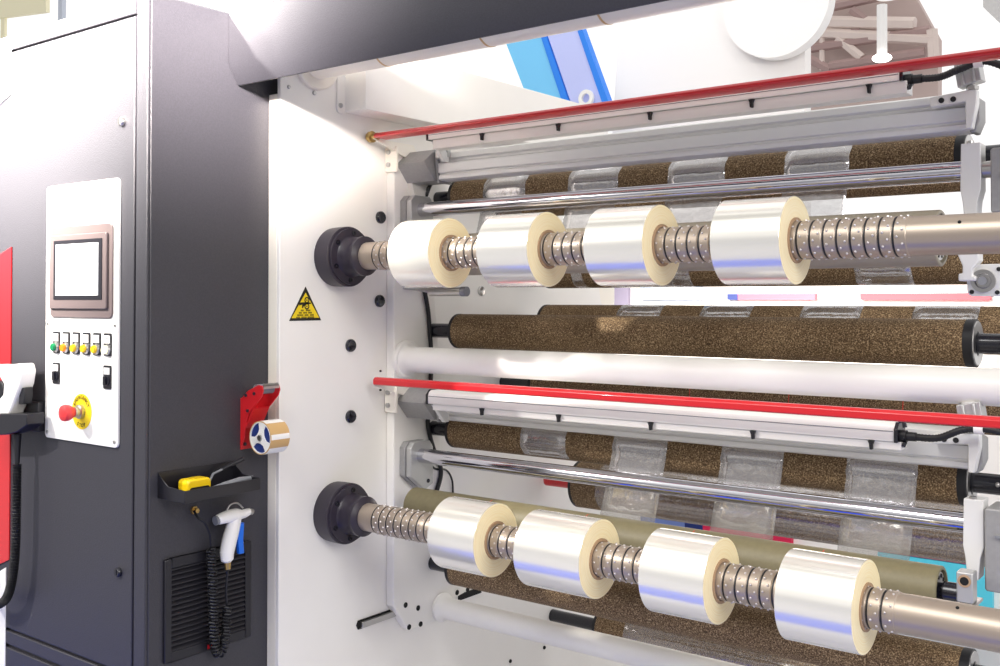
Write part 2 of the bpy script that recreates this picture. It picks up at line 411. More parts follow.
# cream tube under the duct
tb = thing('cream_tube', 'round cream coloured tube with seams running under the grey duct', 'tube', (0, -.14, 2.125))
TZ = 2.132
MB().lathe([(0.012, .050), (2.3, .050)], (0, -.14, TZ), 'x', 40).build('tube_body', 'cream', tb)
MB().lathe([(0, .078), (.010, .078), (.013, .074), (.013, .05)], (0, -.14, TZ), 'x', 48).build('end_flange', 'cream', tb, 0)
for (u, v) in ((303, 79), (373, 66), (476, 45), (594, 20)):
    x = PY(u, v, -.185).x
    if x > .02: MB().lathe([(x, .0496), (x, .0512), (x + .005, .0512), (x + .005, .0496)], (0, -.14, TZ), 'x', 40, close=True).build('seam_ring', 'tan', tb)

# ------------------------------------------------------------------ white side frame
fr = thing('machine_side_frame', 'large white painted side plate of the slitting machine carrying the rollers', 'machine frame', (0, .4, 0))
YPL = -.257
plate = MB(); plate.prism([(YPL, .0), (YPL, 2.20), (1.10, 2.20), (1.28, 1.5), (1.55, .95), (1.55, 0)], 'x', -.012, 0)
plate.build('side_plate', 'white', fr, .0015)
MB().box(-.0445, -.0125, YPL + .0, 1.4, 0, 2.028).build('inner_frame', 'cream', fr, .0015)
# bolts, plugs on the plate
for (u, v, r) in ((380, 217.5, .0175), (379, 301, .0175), (350, 345.5, .0175), (350, 416.5, .0175)):
    p = PX(u, v, 0)
    MB().lathe([(0, r), (.006, r), (.010, r * .82), (.008, r * .45), (.008, 0)], (0, p.y, p.z), 'x', 28).build('round_plug', 'blackg', fr)
for (u, v, r, mm) in ((288.5, 87, .005, 'steel'), (314, 93, .006, 'steel'), (397.5, 482, .008, 'blackg'), (481, 291, .016, 'steel'), (463, 592, .0, 'dark'), (510, 661, .006, 'dark'), (544, 647.5, .006, 'dark'), (380, 371, .003, 'dark'), (380, 390, .003, 'dark')):
    if r <= 0: continue
    p = PX(u, v, 0)
    MB().lathe([(0, r), (.003, r), (.005, r * .7), (.005, 0)], (0, p.y, p.z), 'x', 20).build('bolt', mm, fr)
# beam along the top of the plate
y0 = PX(347, 100, 0).y
bm_ = MB().box(0, .083, -.035, 1.2, 2.010, 2.185); bm_.build('top_beam', 'white', fr, .002)
fl = MB(); fl.prism(rrect(-.065, -.030, 2.005, 2.11, .012), 'x', 0, .006); fl.build('beam_flange', 'white', fr, .001)
p = PX(340.5, 105.5, .006); MB().lathe([(.006, .007), (.010, .006), (.010, 0)], (0, p.y, p.z), 'x', 16).build('bolt', 'steel', fr)
# linear rail slots low on the plate
a = PX(357.5, 625, 0); c = PX(402, 613, 0)
rl = MB().prism([(a.y, a.z + .012), (a.y - .006, a.z), (a.y, a.z - .012), (.5, a.z - .012), (.5, a.z + .012)], 'x', .0005, .004); rl.build('rail_slot', 'dark', fr)
MB().box(.004, .014, a.y + .006, .3, a.z - .008, a.z + .008).build('linear_rail', 'steel', fr, .001)
a2 = PX(474, 592, 0); MB().box(.0005, .006, .45, a2.y + .03, a2.z - .008, a2.z + .010).build('rail_slot', 'dark', fr)
# carriage plate
TC = .03
cy0 = .132
car = MB().prism([(cy0, 1.93), (cy0, .640), (.196, .556), (.33, .552), (.40, .600), (.47, .610), (.475, .66), (.40, .74), (.335, .86), (.335, 1.30), (.31, 1.5), (.33, 1.7), (.27, 1.9), (.20, 1.93)], 'x', .0005, TC)
car.build('carriage_plate', 'white', fr, .003)
for (u, v) in ((405.5, 605), (418, 608), (409, 627), (420.5, 624), (457, 592.5), (467.5, 589.5), (405, 575)):
    p = PX(u, v, TC)
    if v == 575: continue
    MB().lathe([(TC, .0078), (TC + .0015, .0078), (TC + .0015, 0)], (0, p.y, p.z), 'x', 16).build('bolt_hole', 'dark', fr)
# hub brackets of the long arms between the two levels
for (zz, yy) in ((1.80, .25), ):
    MB().prism([(.17, 1.88), (.30, 1.93), (.36, 1.78), (.30, 1.70), (.22, 1.74)], 'x', TC, TC + .018).build('arm_plate', 'white', fr, .002)

# ------------------------------------------------------------------ winding shafts
def shaft(zs, label, hole, uend, side):
    t = thing('winding_shaft', label, 'shaft', (.05, SY, zs), 'winding shafts')
    hb = MB().lathe([(0, .079), (.020, .080), (.050, .080), (.052, .076), (.052, .074), (.060, .074), (.062, .055), (.066, .052), (.095, .050), (.100, .052), (.112, .052), (.118, .042), (.120, .038), (.120, 0)], (.0005, SY, zs), 'x', 64)
    h = hb.build('hub', 'hub', t)
    for k in range(6):
        a = math.radians(60 * k + 25)
        sub(h, MB().lathe([(.060, .007), (.064, .0065), (.064, .003), (.061, .003), (.061, 0)], (.0005, SY + .063 * math.cos(a), zs + .063 * math.sin(a)), 'x', 12), 'bolt', 'blackg')
    MB().lathe([(.115, .0359), (1.68, .0359)], (0, SY, zs), 'x', 56).build('shaft_core', 'shaft', t)
    pitch = .0255; x0 = PY(381, 300, SY).x; x1 = uend
    protos = {}
    nring = int((x1 - x0) / pitch + .5); balls = []
    MB().lathe([(x0 - .002, .0379), (x0, .0379)], (0, SY, zs), 'x', 48)
    first = None
    for i in range(nring):
        x = x0 + i * pitch
        if any(a + .012 < x and x + pitch < b - .012 for a, b in side): continue
        if first is None:
            rb = MB(); rb.lathe([(x, .0356), (x, .0360), (x + .0005, .0360), (x + .0028, .0346), (x + .0036, .0346), (x + .0048, .0374), (x + pitch - .002, .0374), (x + pitch, .0356)], (0, SY, zs), 'x', 48)
            first = rb.build('friction_ring', ['shaft'], t); ox = x; o = first
            g = MB().lathe([(x + .0006, .0371), (x + .0036, .0371)], (0, SY, zs), 'x', 48)
            groove = sub(first, g, 'dark_groove', 'black'); bl0 = sub(first, MB().sphere((x + .010, SY - .0372, zs), .0030, 8, 6), 'ball', 'ball')
            gi = groove.data; bi = bl0.data; bpy.data.objects.remove(bl0)
            # mesh data of the ball centred on its own origin
            bme = bpy.data.meshes.new('ball'); mbm = bmesh.new(); bmesh.ops.create_uvsphere(mbm, u_segments=8, v_segments=6, radius=.0026); mbm.to_mesh(bme); mbm.free(); bme.materials.append(M['ball']); bme.shade_smooth()
        else:
            o = first.copy(); COL.objects.link(o); o.location = (x - ox, 0, 0); o.parent = t
            g = groove.copy(); COL.objects.link(g); g.parent = o; g.location = (0, 0, 0)
        for k in range(9):
            for s_, dx in ((0, .0095), (1, .0185)):
                a = math.radians(40 * k + (20 if s_ else 0) + i * 13)
                balls.append((x, o, dx, a))
    # the hundred balls that show largest are objects of their own, the rest one part
    def key(q):
        X = q[0]; a = q[3]; n_ = Vector((0, math.cos(a), math.sin(a))); pos = Vector((X, SY, zs))
        vis = n_.dot((CAM - pos).normalized()); return (vis < .15, (CAM - pos).length)
    balls.sort(key=key); rest = MB()
    for j, (x, o, dx, a) in enumerate(balls):
        py, pz = .0374 * math.cos(a), .0374 * math.sin(a)
        if j < 100:
            q = bpy.data.objects.new('ball', bme); COL.objects.link(q); q.parent = o
            q.location = (x + dx - .05 - (x - ox), py, pz)
        else: rest.sphere((x + dx, SY + py, zs + pz), .0026, 6, 4)
    r = rest.build('balls', 'ball', t); r['kind'] = 'stuff'
    for (dx, a) in ((.155, 200), (1.535, 130), (1.535, 235), (.175, 150)):
        aa = math.radians(a); MB().lathe([(.0372, .0035), (.0379, .0035), (.0379, 0)], (0, 0, 0), 'z', 12)
    u_, v_ = hole
    best = None
    X_ = PY(u_, v_, SY - .02).x
    for k in range(360):
        a = math.radians(k); nn = Vector((0, math.cos(a), math.sin(a))); q = Vector((X_, SY, zs)) + nn * .0359
        if nn.dot(CAM - q) < 0: continue
        d_ = q - CAM; vv = V0 - FPX * d_.dot(up) / d_.dot(fwd)
        if best is None or abs(vv - v_) < best[0]: best = (abs(vv - v_), q)
    MB().sphere(best[1], .0032, 12, 8).build('set_screw', 'dark', t)
    return t
ZU, ZL = PY(560, 249, SY).z, PY(866.7, 607, SY).z
RR = .0857
def rollx(uf, vf_, ul, vl, r=RR):
    x1 = PY(uf, vf_, 0).x
    # left silhouette: x where roll edge begins
    return x1
up_r = [(.172, 451, 253), (0, 548.6, 249), (0, 662, 244.5), (0, 796, 240)]
xu = [PY(451, 253, SY).x, PY(548.6, 249, SY).x, PY(662, 244.5, SY).x, PY(796, 240, SY).x]
xl = [PY(496, 538, SY).x, PY(600, 558, SY).x, PY(722, 580, SY).x, PY(866.7, 607, SY).x]
# the hidden far face: left edge pixels of each roll (curve extreme is ~0.3 face widths left of its centre)
lu = [387, 476, 583, 709.5]; ll = [427, 513, 638, 774]
def leftx(u, v):   # leftmost silhouette of a disc of radius RR at X: solve numerically
    lo, hi = -.3, 1.6
    for _ in range(40):
        m_ = (lo + hi) / 2; best = 1e9
        for k in range(36):
            a = math.radians(10 * k); P_ = Vector((m_, SY + RR * math.cos(a), v + RR * math.sin(a))) - CAM
            rr = P_.dot(right); ff = P_.dot(fwd); best = min(best, 500 + FPX * rr / ff)
        if best < u: lo = m_
        else: hi = m_
    return (lo + hi) / 2
su = [(leftx(lu[i], ZU), xu[i]) for i in range(4)]
sl_ = [(leftx(ll[i], ZL), xl[i]) for i in range(4)]
print('rolls', su, sl_)
shaft(ZU, 'upper speckled steel winding shaft with black hub near the warning triangle', (961, 222), PY(914, 237, SY).x, su)
shaft(ZL, 'lower speckled steel winding shaft with black hub near the bottom', (957, 608), PY(906, 614, SY).x, sl_)
for zs, us in ((ZU, (961, 222)), (ZL, (957, 607))):
    pass

def film_roll(x0, x1, zs, label, group):
    t = thing('film_roll', label, 'film roll', ((x0 + x1) / 2, SY, zs), group)
    w_ = MB().lathe([(x0, RR - .0005), (x0 + .0006, RR), (x1 - .0006, RR), (x1, RR - .0005)], (0, SY, zs), 'x', 96)
    w_.f = w_.f[:-2]; w_.mi = w_.mi[:-2]
    w_.build('wound_film', 'filmroll', t)
    for xe, s in ((x1, 1), (x0, -1)):
        e = MB().lathe([(xe, RR - .0006), (xe + s * .0004, RR - .003), (xe + s * .0004, .0450), (xe, .0445)], (0, SY, zs), 'x', 96)
        e.f = e.f[:-2]; e.mi = e.mi[:-2]
        e.build('film_edge', 'filmend', t)
    MB().lathe([(x0 - .003, .0385), (x0 - .003, .0445), (x1 + .003, .0445), (x1 + .003, .0385)], (0, SY, zs), 'x', 64, close=True).build('core', 'core', t)
    return t
nm = ['roll of clear film farthest left on the upper shaft, next to the black hub', 'second roll of clear film from the hub on the upper shaft',
      'third roll of clear film from the hub on the upper shaft', 'largest looking roll of clear film on the upper shaft, nearest its bare end']
nl = ['roll of clear film farthest left on the lower shaft, nearest the black hub', 'second roll of clear film from the hub on the lower shaft',
      'third roll of clear film from the hub on the lower shaft', 'rightmost roll of clear film on the lower shaft, nearest the camera']
for i in range(4):
    film_roll(su[i][0], su[i][1], ZU, nm[i], 'film rolls on the upper shaft')
    film_roll(sl_[i][0], sl_[i][1], ZL, nl[i], 'film rolls on the lower shaft')

# ------------------------------------------------------------------ rollers
def roller(u, v, Y, r, label, m='cork', xr=None, stub=.021, ring=.012, stub_left=0.0005, name='guide_roller', ringface='steel', xend=1.75, cat='roller', axm='blackg'):
    p = PY(u, v, Y); x0 = p.x; z = p.z
    if xr is None: xr = PY(967, 300, Y).x
    t = thing(name, label, cat, (x0, Y, z), None)
    MB().lathe([(x0 + ring, r), (xr - ring, r)], (0, Y, z), 'x', 64).build('roller_sleeve', m, t)
    MB().lathe([(x0, r - .004), (x0 + .002, r + .0005), (x0 + ring, r + .0005)], (0, Y, z), 'x', 64).build('end_ring', 'black', t)
    e = MB().lathe([(xr - ring, r + .0005), (xr + .006, r + .0005), (xr + .007, r - .002)], (0, Y, z), 'x', 64).build('end_ring', 'black', t)
    MB().lathe([(xr + .0065, r - .003), (xr + .009, r - .004), (xr + .009, stub + .006), (xr + .004, stub + .002)], (0, Y, z), 'x', 64).build('end_plate', ringface, t)
    if stub_left is not None:
        MB().lathe([(stub_left, stub), (x0, stub)], (0, Y, z), 'x', 32).build('axle', axm, t)
    s = MB().lathe([(xr + .005, stub), (xend, stub)], (0, Y, z), 'x', 32).build('axle', 'blackg', t)
    q = PX  # cross screws
    for xx in (xr + .06,):
        MB().sphere((xx, Y - stub, z + .003), .005, 10, 6).build('screw', 'steel', t)
    return t, x0, xr, z
R = {}
R['D1'] = roller(458, 197.5, .30, .0495, 'brown cork roller under the upper aluminium beam, behind the upper chrome bar')
R['D1b'] = roller(502, 204, .58, .048, 'brown cork roller mostly hidden behind the upper chrome bar', xr=PY(975, 300, .58).x)
R['G'] = roller(549, 270, .78, .060, 'wide brown cork roller behind the lower edge of the upper film rolls', xr=1.60)
R['D2'] = roller(458, 331, .30, .0495, 'fully visible brown cork roller just above the thick white tube', xr=PY(974, 345, .3).x)
R['D2b'] = roller(546, 323, .78, .060, 'brown cork roller just behind the middle roller, with shiny film on it', xr=1.60)
R['D3b'] = roller(537, 384, .68, .055, 'brown cork roller between the white tube and lower red bar', xr=1.60)
R['D3'] = roller(455, 430, .30, .0495, 'brown cork roller under the lower light bar with film strips stuck on')
R['H'] = roller(580, 483.5, .90, .077, 'large brown cork roller behind the lower chrome bar', xr=1.60, axm='red', stub_left=.02)
R['I'] = roller(455, 567, .30, .0495, 'brown cork roller beneath the lower film rolls')
R['J'] = roller(600, 626, .96, .055, 'brown cork roller farthest down behind the lower white tube', xr=1.60)

def contact(u, v, Y, r, m, xl_, label, endm):
    p = PY(u, v, Y); t = thing('contact_roller', label, 'roller', (xl_, Y, p.z))
    MB().lathe([(xl_, r - .002), (xl_ + .002, r), (p.x - .002, r), (p.x, r - .002), (p.x, r - .007), (p.x - .012, r - .010), (p.x - .012, 0)], (0, Y, p.z), 'x', 72).build('sleeve', m, t)
    MB().lathe([(p.x - .011, r - .0105), (p.x - .004, r - .012), (p.x - .004, .030), (p.x - .010, .028), (p.x - .010, 0)], (0, Y, p.z), 'x', 48).build('bearing_cap', endm, t)
    for k in range(10):
        a = math.radians(36 * k); MB().lathe([(p.x - .004, .004), (p.x - .0025, .004), (p.x - .0025, 0)], (0, Y + (r - .019) * math.cos(a), p.z + (r - .019) * math.sin(a)), 'x', 10).build('cap_slot', 'dark', t)
    MB().lathe([(p.x - .010, .016), (p.x + .06, .016)], (0, Y, p.z), 'x', 24).build('axle', 'blackg', t)
    MB().lathe([(p.x + .004, .020), (p.x + .045, .020)], (0, Y, p.z), 'x', 28).build('collar', 'blackg', t)
    return t, p
E_ = contact(942, 238, .152, .056, 'beige', .06, 'olive rubber contact roller, glare painted in, behind the upper film rolls', 'aluw')
F_ = contact(942, 591, .142, .048, 'olive', .10, 'olive rubber contact roller behind the lower film rolls', 'steel')

# clear film wraps
def wrap(pts, x0, x1, label, n=6, m='clear'):
    mb = MB(); vs = []; fs = []
    m_ = len(pts)
    for i, (y, z) in enumerate(pts):
        for k in range(n + 1):
            x = x0 + (x1 - x0) * k / n
            vs.append((x + .0025 * math.sin(i * 1.3 + k * .8) * (1 if 0 < k < n else .4), y, z))
    for i in range(m_ - 1):
        for k in range(n): a = i * (n + 1) + k; fs.append((a, a + 1, a + n + 2, a + n + 1))
    mb.add(vs, fs); o = mb.build('film_strip', m, None, 0, True, 180)
    so = o.modifiers.new('thickness', 'SOLIDIFY'); so.thickness = .0004
    tag(o, label, 'film strip', 'clear film strips on the rollers'); return o
def arc(Y, z, r, a0, a1, n=14): return [(Y + r * math.cos(math.radians(a0 + (a1 - a0) * i / n)), z + r * math.sin(math.radians(a0 + (a1 - a0) * i / n))) for i in range(n + 1)]
def xs(u0, u1, Y, v=300): return PY(u0, v, Y).x, PY(u1, v, Y).x
z1_ = R['D1'][3]; z1b = R['D1b'][3]
ups = [(483, 525, 'clear film strip on the upper cork roller, leftmost one'), (568, 618, 'clear film strip with pink glare on the upper cork roller'),
       (668, 725, 'clear film strip on the upper cork roller, third from left'), (785, 850, 'bright clear film strip on the upper cork roller, nearest the right end')]
for u0, u1, lb in ups:
    x0, x1 = xs(u0, u1, .25)
    wrap(arc(.30, z1_, .0507, 75, 196, 14) + arc(.152, E_[1].z, .0572, 20, -20, 6), x0, x1, lb)
zD3, zH = R['D3'][3], R['H'][3]
for u0, u1, lb in [(520, 565, 'faint clear film strip on the lower cork roller, leftmost one'), (612, 666, 'clear film strip hanging from the lower cork roller, left of centre'),
                   (720, 782, 'clear film strip hanging from the lower cork roller in front of the pink panel'), (845, 916, 'crinkled bright film strip hanging from the lower cork roller at right')]:
    x0, x1 = xs(u0, u1, .25)
    if u0 == 520: wrap(arc(.30, zD3, .0507, 110, 235, 12), x0, x1, lb)
    else: wrap(arc(.30, zD3, .0507, 110, 186, 10) + arc(.142, F_[1].z, .0492, 30, -10, 6), x0, x1, lb)
zG, zD2b, zJ = R['G'][3], R['D2b'][3], R['J'][3]
for u0, u1, lb in [(572, 583, 'narrow clear film strip on the wide roller behind the third roll'), (606, 690, 'clear film strip on the wide roller left of the largest upper roll'), (855, 912, 'shiny film strip on the wide roller under the upper shaft')]:
    x0, x1 = xs(u0, u1, .73); wrap(arc(.78, zG, .0612, 90, 262, 16), x0, x1, lb)
for u0, u1, lb in [(617, 660, 'shiny film strip on the roller peeping above the middle cork roller, leftmost'), (700, 750, 'shiny film strip peeping above the middle cork roller, left of centre'), (800, 860, 'shiny film strip peeping above the middle cork roller, right of centre'), (912, 978, 'shiny film strip peeping above the middle cork roller, rightmost')]:
    x0, x1 = xs(u0, u1, .73); wrap(arc(.78, zD2b, .0612, 60, 200, 14), x0, x1, lb)
x0 = PY(622, 640, .9).x; wrap(arc(.96, zJ, .0562, 70, 250, 14), x0, 1.5, 'wide sheet of clear film over the lowest cork roller', 20, 'thin')
x0 = PY(596, 500, .83).x; wrap(arc(.90, zH, .0777, 100, 262, 14), x0, 1.5, 'wide sheet of clear film over the large lower cork roller', 20, 'thin')

# white cross tubes
def xtube(u, v, Y, r, label, fl_r):
    p = PY(u, v, Y); t = thing('cross_tube', label, 'tube', (TC, Y, p.z))
    MB().lathe([(TC + .012, r + .012), (TC + .018, r + .006), (TC + .030, r), (1.75, r)], (0, Y, p.z), 'x', 56).build('tube_body', 'white', t)
    MB().lathe([(TC + .0005, fl_r), (TC + .010, fl_r), (TC + .014, fl_r - .004), (TC + .014, r)], (0, Y, p.z), 'x', 56).build('tube_flange', 'white', t)
    return t
xtube(410, 359.5, .18, .0365, 'thick white painted cross tube below the middle cork roller', .055)
xtube(450, 609, .335, .031, 'white painted cross tube at the bottom of the machine', .040)

# ------------------------------------------------------------------ chrome bars with clamps
def clamp_left(zc_, t):
    for (xa_, xb_, yo, m_) in ((TC + .0005, TC + .022, 0, 'alud'), (TC + .026, TC + .044, .0, 'alu')):
        q = MB().prism([(.155 + yo, zc_ + .025), (.170 + yo, zc_ + .040), (.235 + yo, zc_ + .040), (.250 + yo, zc_ + .020), (.250 + yo, zc_ - .085), (.215 + yo, zc_ - .100), (.155 + yo, zc_ - .055)], 'x', xa_, xb_)
        q.build('clamp_plate', m_, t, .002)
    MB().lathe([(TC + .02, .018), (TC + .05, .018)], (0, .20, zc_), 'x', 24).build('spacer', 'blackg', t)
    MB().lathe([(TC + .043, .006), (TC + .046, .006), (TC + .046, 0)], (0, .228, zc_ - .075), 'x', 12).build('clamp_bolt', 'blackg', t)
def chrome(u, v, Y, r, label, zsh):
    p = PY(u, v, Y); z = p.z; t = thing('chrome_bar', label, 'bar', (TC, Y, z))
    xr = PY(975, 300, Y).x
    MB().lathe([(TC + .04, r), (xr, r)], (0, Y, z), 'x', 56).build('bar', 'chrome', t)
    clamp_left(z, t)
    MB().lathe([(xr, r * .8), (xr + .12, r * .8)], (0, Y, z), 'x', 40).build('bar_end', 'steel', t)
    x0 = PY(961, 300, Y - .03).x
    cl = MB().prism([(x0, z + .052), (x0 + .036, z + .052), (x0 + .036, z - .040), (x0 + .030, z - .062), (x0 + .026, z - .105), (x0 + .006, z - .105), (x0 + .002, z - .062), (x0 - .002, z - .040)], 'y', Y - .022, Y + .022)
    cl.build('end_clamp', 'aluw', t, .0015)
    MB().lathe([(z + .052, .007), (z + .057, .007), (z + .057, 0)], (x0 + .016, Y - .015, 0), 'z', 14).build('clamp_bolt', 'steel', t)
    return t, z, x0
CU = chrome(421, 210, .20, .0205, 'upper polished chrome bar above the upper film rolls', 0)
CL = chrome(421, 455.5, .20, .0205, 'lower polished chrome bar above the lower film rolls', 0)

# red guard bars
def redbar(u, vt, vb, label, Y0, Y1, upper):
    zt_, zb_ = PY(u, vt, Y0).z, PY(u, vb, Y0).z
    xl__ = PY(373, 300, Y0).x
    t = thing('red_guard_bar', label, 'bar', (xl__, Y0, zb_))
    MB().prism([(Y0, zb_ + .002), (Y0, zt_ - .006), (Y0 + .006, zt_), (Y1, zt_), (Y1, zb_), (Y0 + .003, zb_)], 'x', xl__, 1.78).build('bar', 'red', t, .0015)
    # fixing bracket to the carriage edge
    z0 = zb_
    br = MB(); br.box(.003, TC + .018, .122, .1315, z0 - .085, z0 - .012); br.build('bracket_flange', 'cream', t, .003)
    MB().prism([(.037, z0 - .001), (.131, z0 - .001), (.20, z0 - .001), (.24, z0 - .06), (.131, z0 - .03)], 'x', TC + .006, TC + .012).build('bracket_web', 'cream', t, .001)
    for dz in (.028, .064):
        MB().lathe([(.122, .007), (.117, .007), (.116, .005), (.116, 0)], (TC * .6, 0, z0 - dz), 'y', 14).build('bracket_bolt', 'steel', t)
    if upper:
        MB().lathe([(-.035, .013), (-.030, .016), (-.020, .016), (-.018, .010), (.0, .010)], (xl__, Y0 + .018, (zt_ + zb_) / 2), 'x', 24).build('end_knob', 'brass', t)
    return t, zt_, zb_
RU = redbar(680, 90.5, 96.5, 'upper red painted guard bar running across the top of the machine', .035, .085, True)
RL = redbar(680, 397, 406.5, 'lower red painted guard bar below the thick white tube', .035, .055, False)
print('red', RU[1:], RL[1:])

# light bars (white extrusions with black clips) and their beams
def lightbar(zt_, label, cable_pts, h, lip, ur):
    Y = .108; D = .052
    x0, x1 = PY(428, 300, Y).x, PY(ur, 300, Y).x
    t = thing('light_bar', label, 'light bar', (x0, Y, zt_ - h))
    zb_ = zt_ - h
    MB().prism([(Y, zb_), (Y, zt_ - .014), (Y + .004, zt_ - .005), (Y + .013, zt_), (Y + D, zt_), (Y + D, zb_)], 'x', x0, x1).build('bar_body', 'whitep', t, .001)
    MB().prism([(Y + .006, zb_ - lip), (Y + .006, zb_ - .001), (Y + D - .006, zb_ - .001), (Y + D - .006, zb_ - lip)], 'x', x0 + .012, x1 + .012).build('light_strip', 'whitep', t, .001)
    MB().box(x0 + .002, x1 - .002, Y - .0008, Y + .001, zt_ - .0165, zt_ - .015).build('seam_line', 'greyp', t)
    for xe, s in ((x0, -1), (x1, 1)):
        MB().prism([(Y - .002, zb_ - .002), (Y - .002, zt_ - .012), (Y + .012, zt_ + .002), (Y + D + .001, zt_ + .002), (Y + D + .001, zb_ - .002)], 'x', xe, xe + s * .007).build('end_cap', 'blackg', t, .001)
    for dz in (.004, -.044):
        MB().tube([(x1 + .006, Y + .012, zt_ + dz), (x1 + .016, Y + .012, zt_ + dz + .001), (x1 + .018, Y + .012, zt_ + dz * .6 - .01)], .0045, 8).build('cap_lug', 'blackg', t)
    for u in (481.5, 558, 650, 752, 870):
        x = PY(u, 300, Y).x
        if x > x1 - .02: continue
        MB().prism([(x - .006, zb_ - .001), (x + .006, zb_ - .001), (x + .003, zb_ - .010), (x + .003, zb_ - .019), (x - .002, zb_ - .019), (x - .003, zb_ - .008)], 'y', Y - .004, Y + .0065).build('black_clip', 'black', t, .001)
    zc_ = zt_ - .026
    MB().lathe([(0, .012), (.012, .012), (.012, .009), (.030, .009)], (x1 + .007, Y + .022, zc_), 'x', 20).build('cable_gland', 'black', t)
    pts = [Vector((x1 + .030, Y + .022, zc_))] + [PY(a_, b_, Y + .02) for a_, b_ in cable_pts]
    # smooth path
    sm = []
    for i in range(len(pts) - 1):
        p0 = pts[max(i - 1, 0)]; p1 = pts[i]; p2 = pts[i + 1]; p3 = pts[min(i + 2, len(pts) - 1)]
        for k in range(16):
            s = k / 16; sm.append(.5 * ((2 * p1) + (p2 - p0) * s + (2 * p0 - 5 * p1 + 4 * p2 - p3) * s * s + (3 * p1 - p0 - 3 * p2 + p3) * s ** 3))
    sm.append(pts[-1])
    MB().tube(sm, [.0066 + (.0009 if i % 2 else 0) for i in range(len(sm))], 12).build('conduit', 'black', t)
    cp = PY(cable_pts[-2][0] - 6, cable_pts[-2][1], Y + .02)
    j = min(range(len(sm)), key=lambda i: abs(sm[i].x - cp.x)); p = sm[j]
    MB().lathe([(-.008, .011), (.008, .011)], p, 'x', 18).build('conduit_clip', 'whitep', t)
    # left hinge arm
    MB().prism([(Y + .01, zb_ - .004), (Y + .03, zb_ - .004), (Y + .072, zb_ - .035), (Y + .072, zb_ - .055), (Y + .055, zb_ - .055)], 'x', x0 + .002, x0 + .014).build('hinge_arm', 'aluw', t, .001)
    return t, x0, x1, zb_
zLt = PY(680, 408.3, .108).z; zUt = PY(680, 95.5, .108).z
LL = lightbar(zLt, 'lower white light bar with black clips, hung beneath the lower red bar', [(938, 438), (962, 430), (985, 429), (1012, 435)], .036, .017, 893)
LU = lightbar(zUt, 'upper white light bar with black clips, hung beneath the upper red bar', [(940, 77), (960, 69), (985, 61), (1012, 70)], .028, .026, 901)

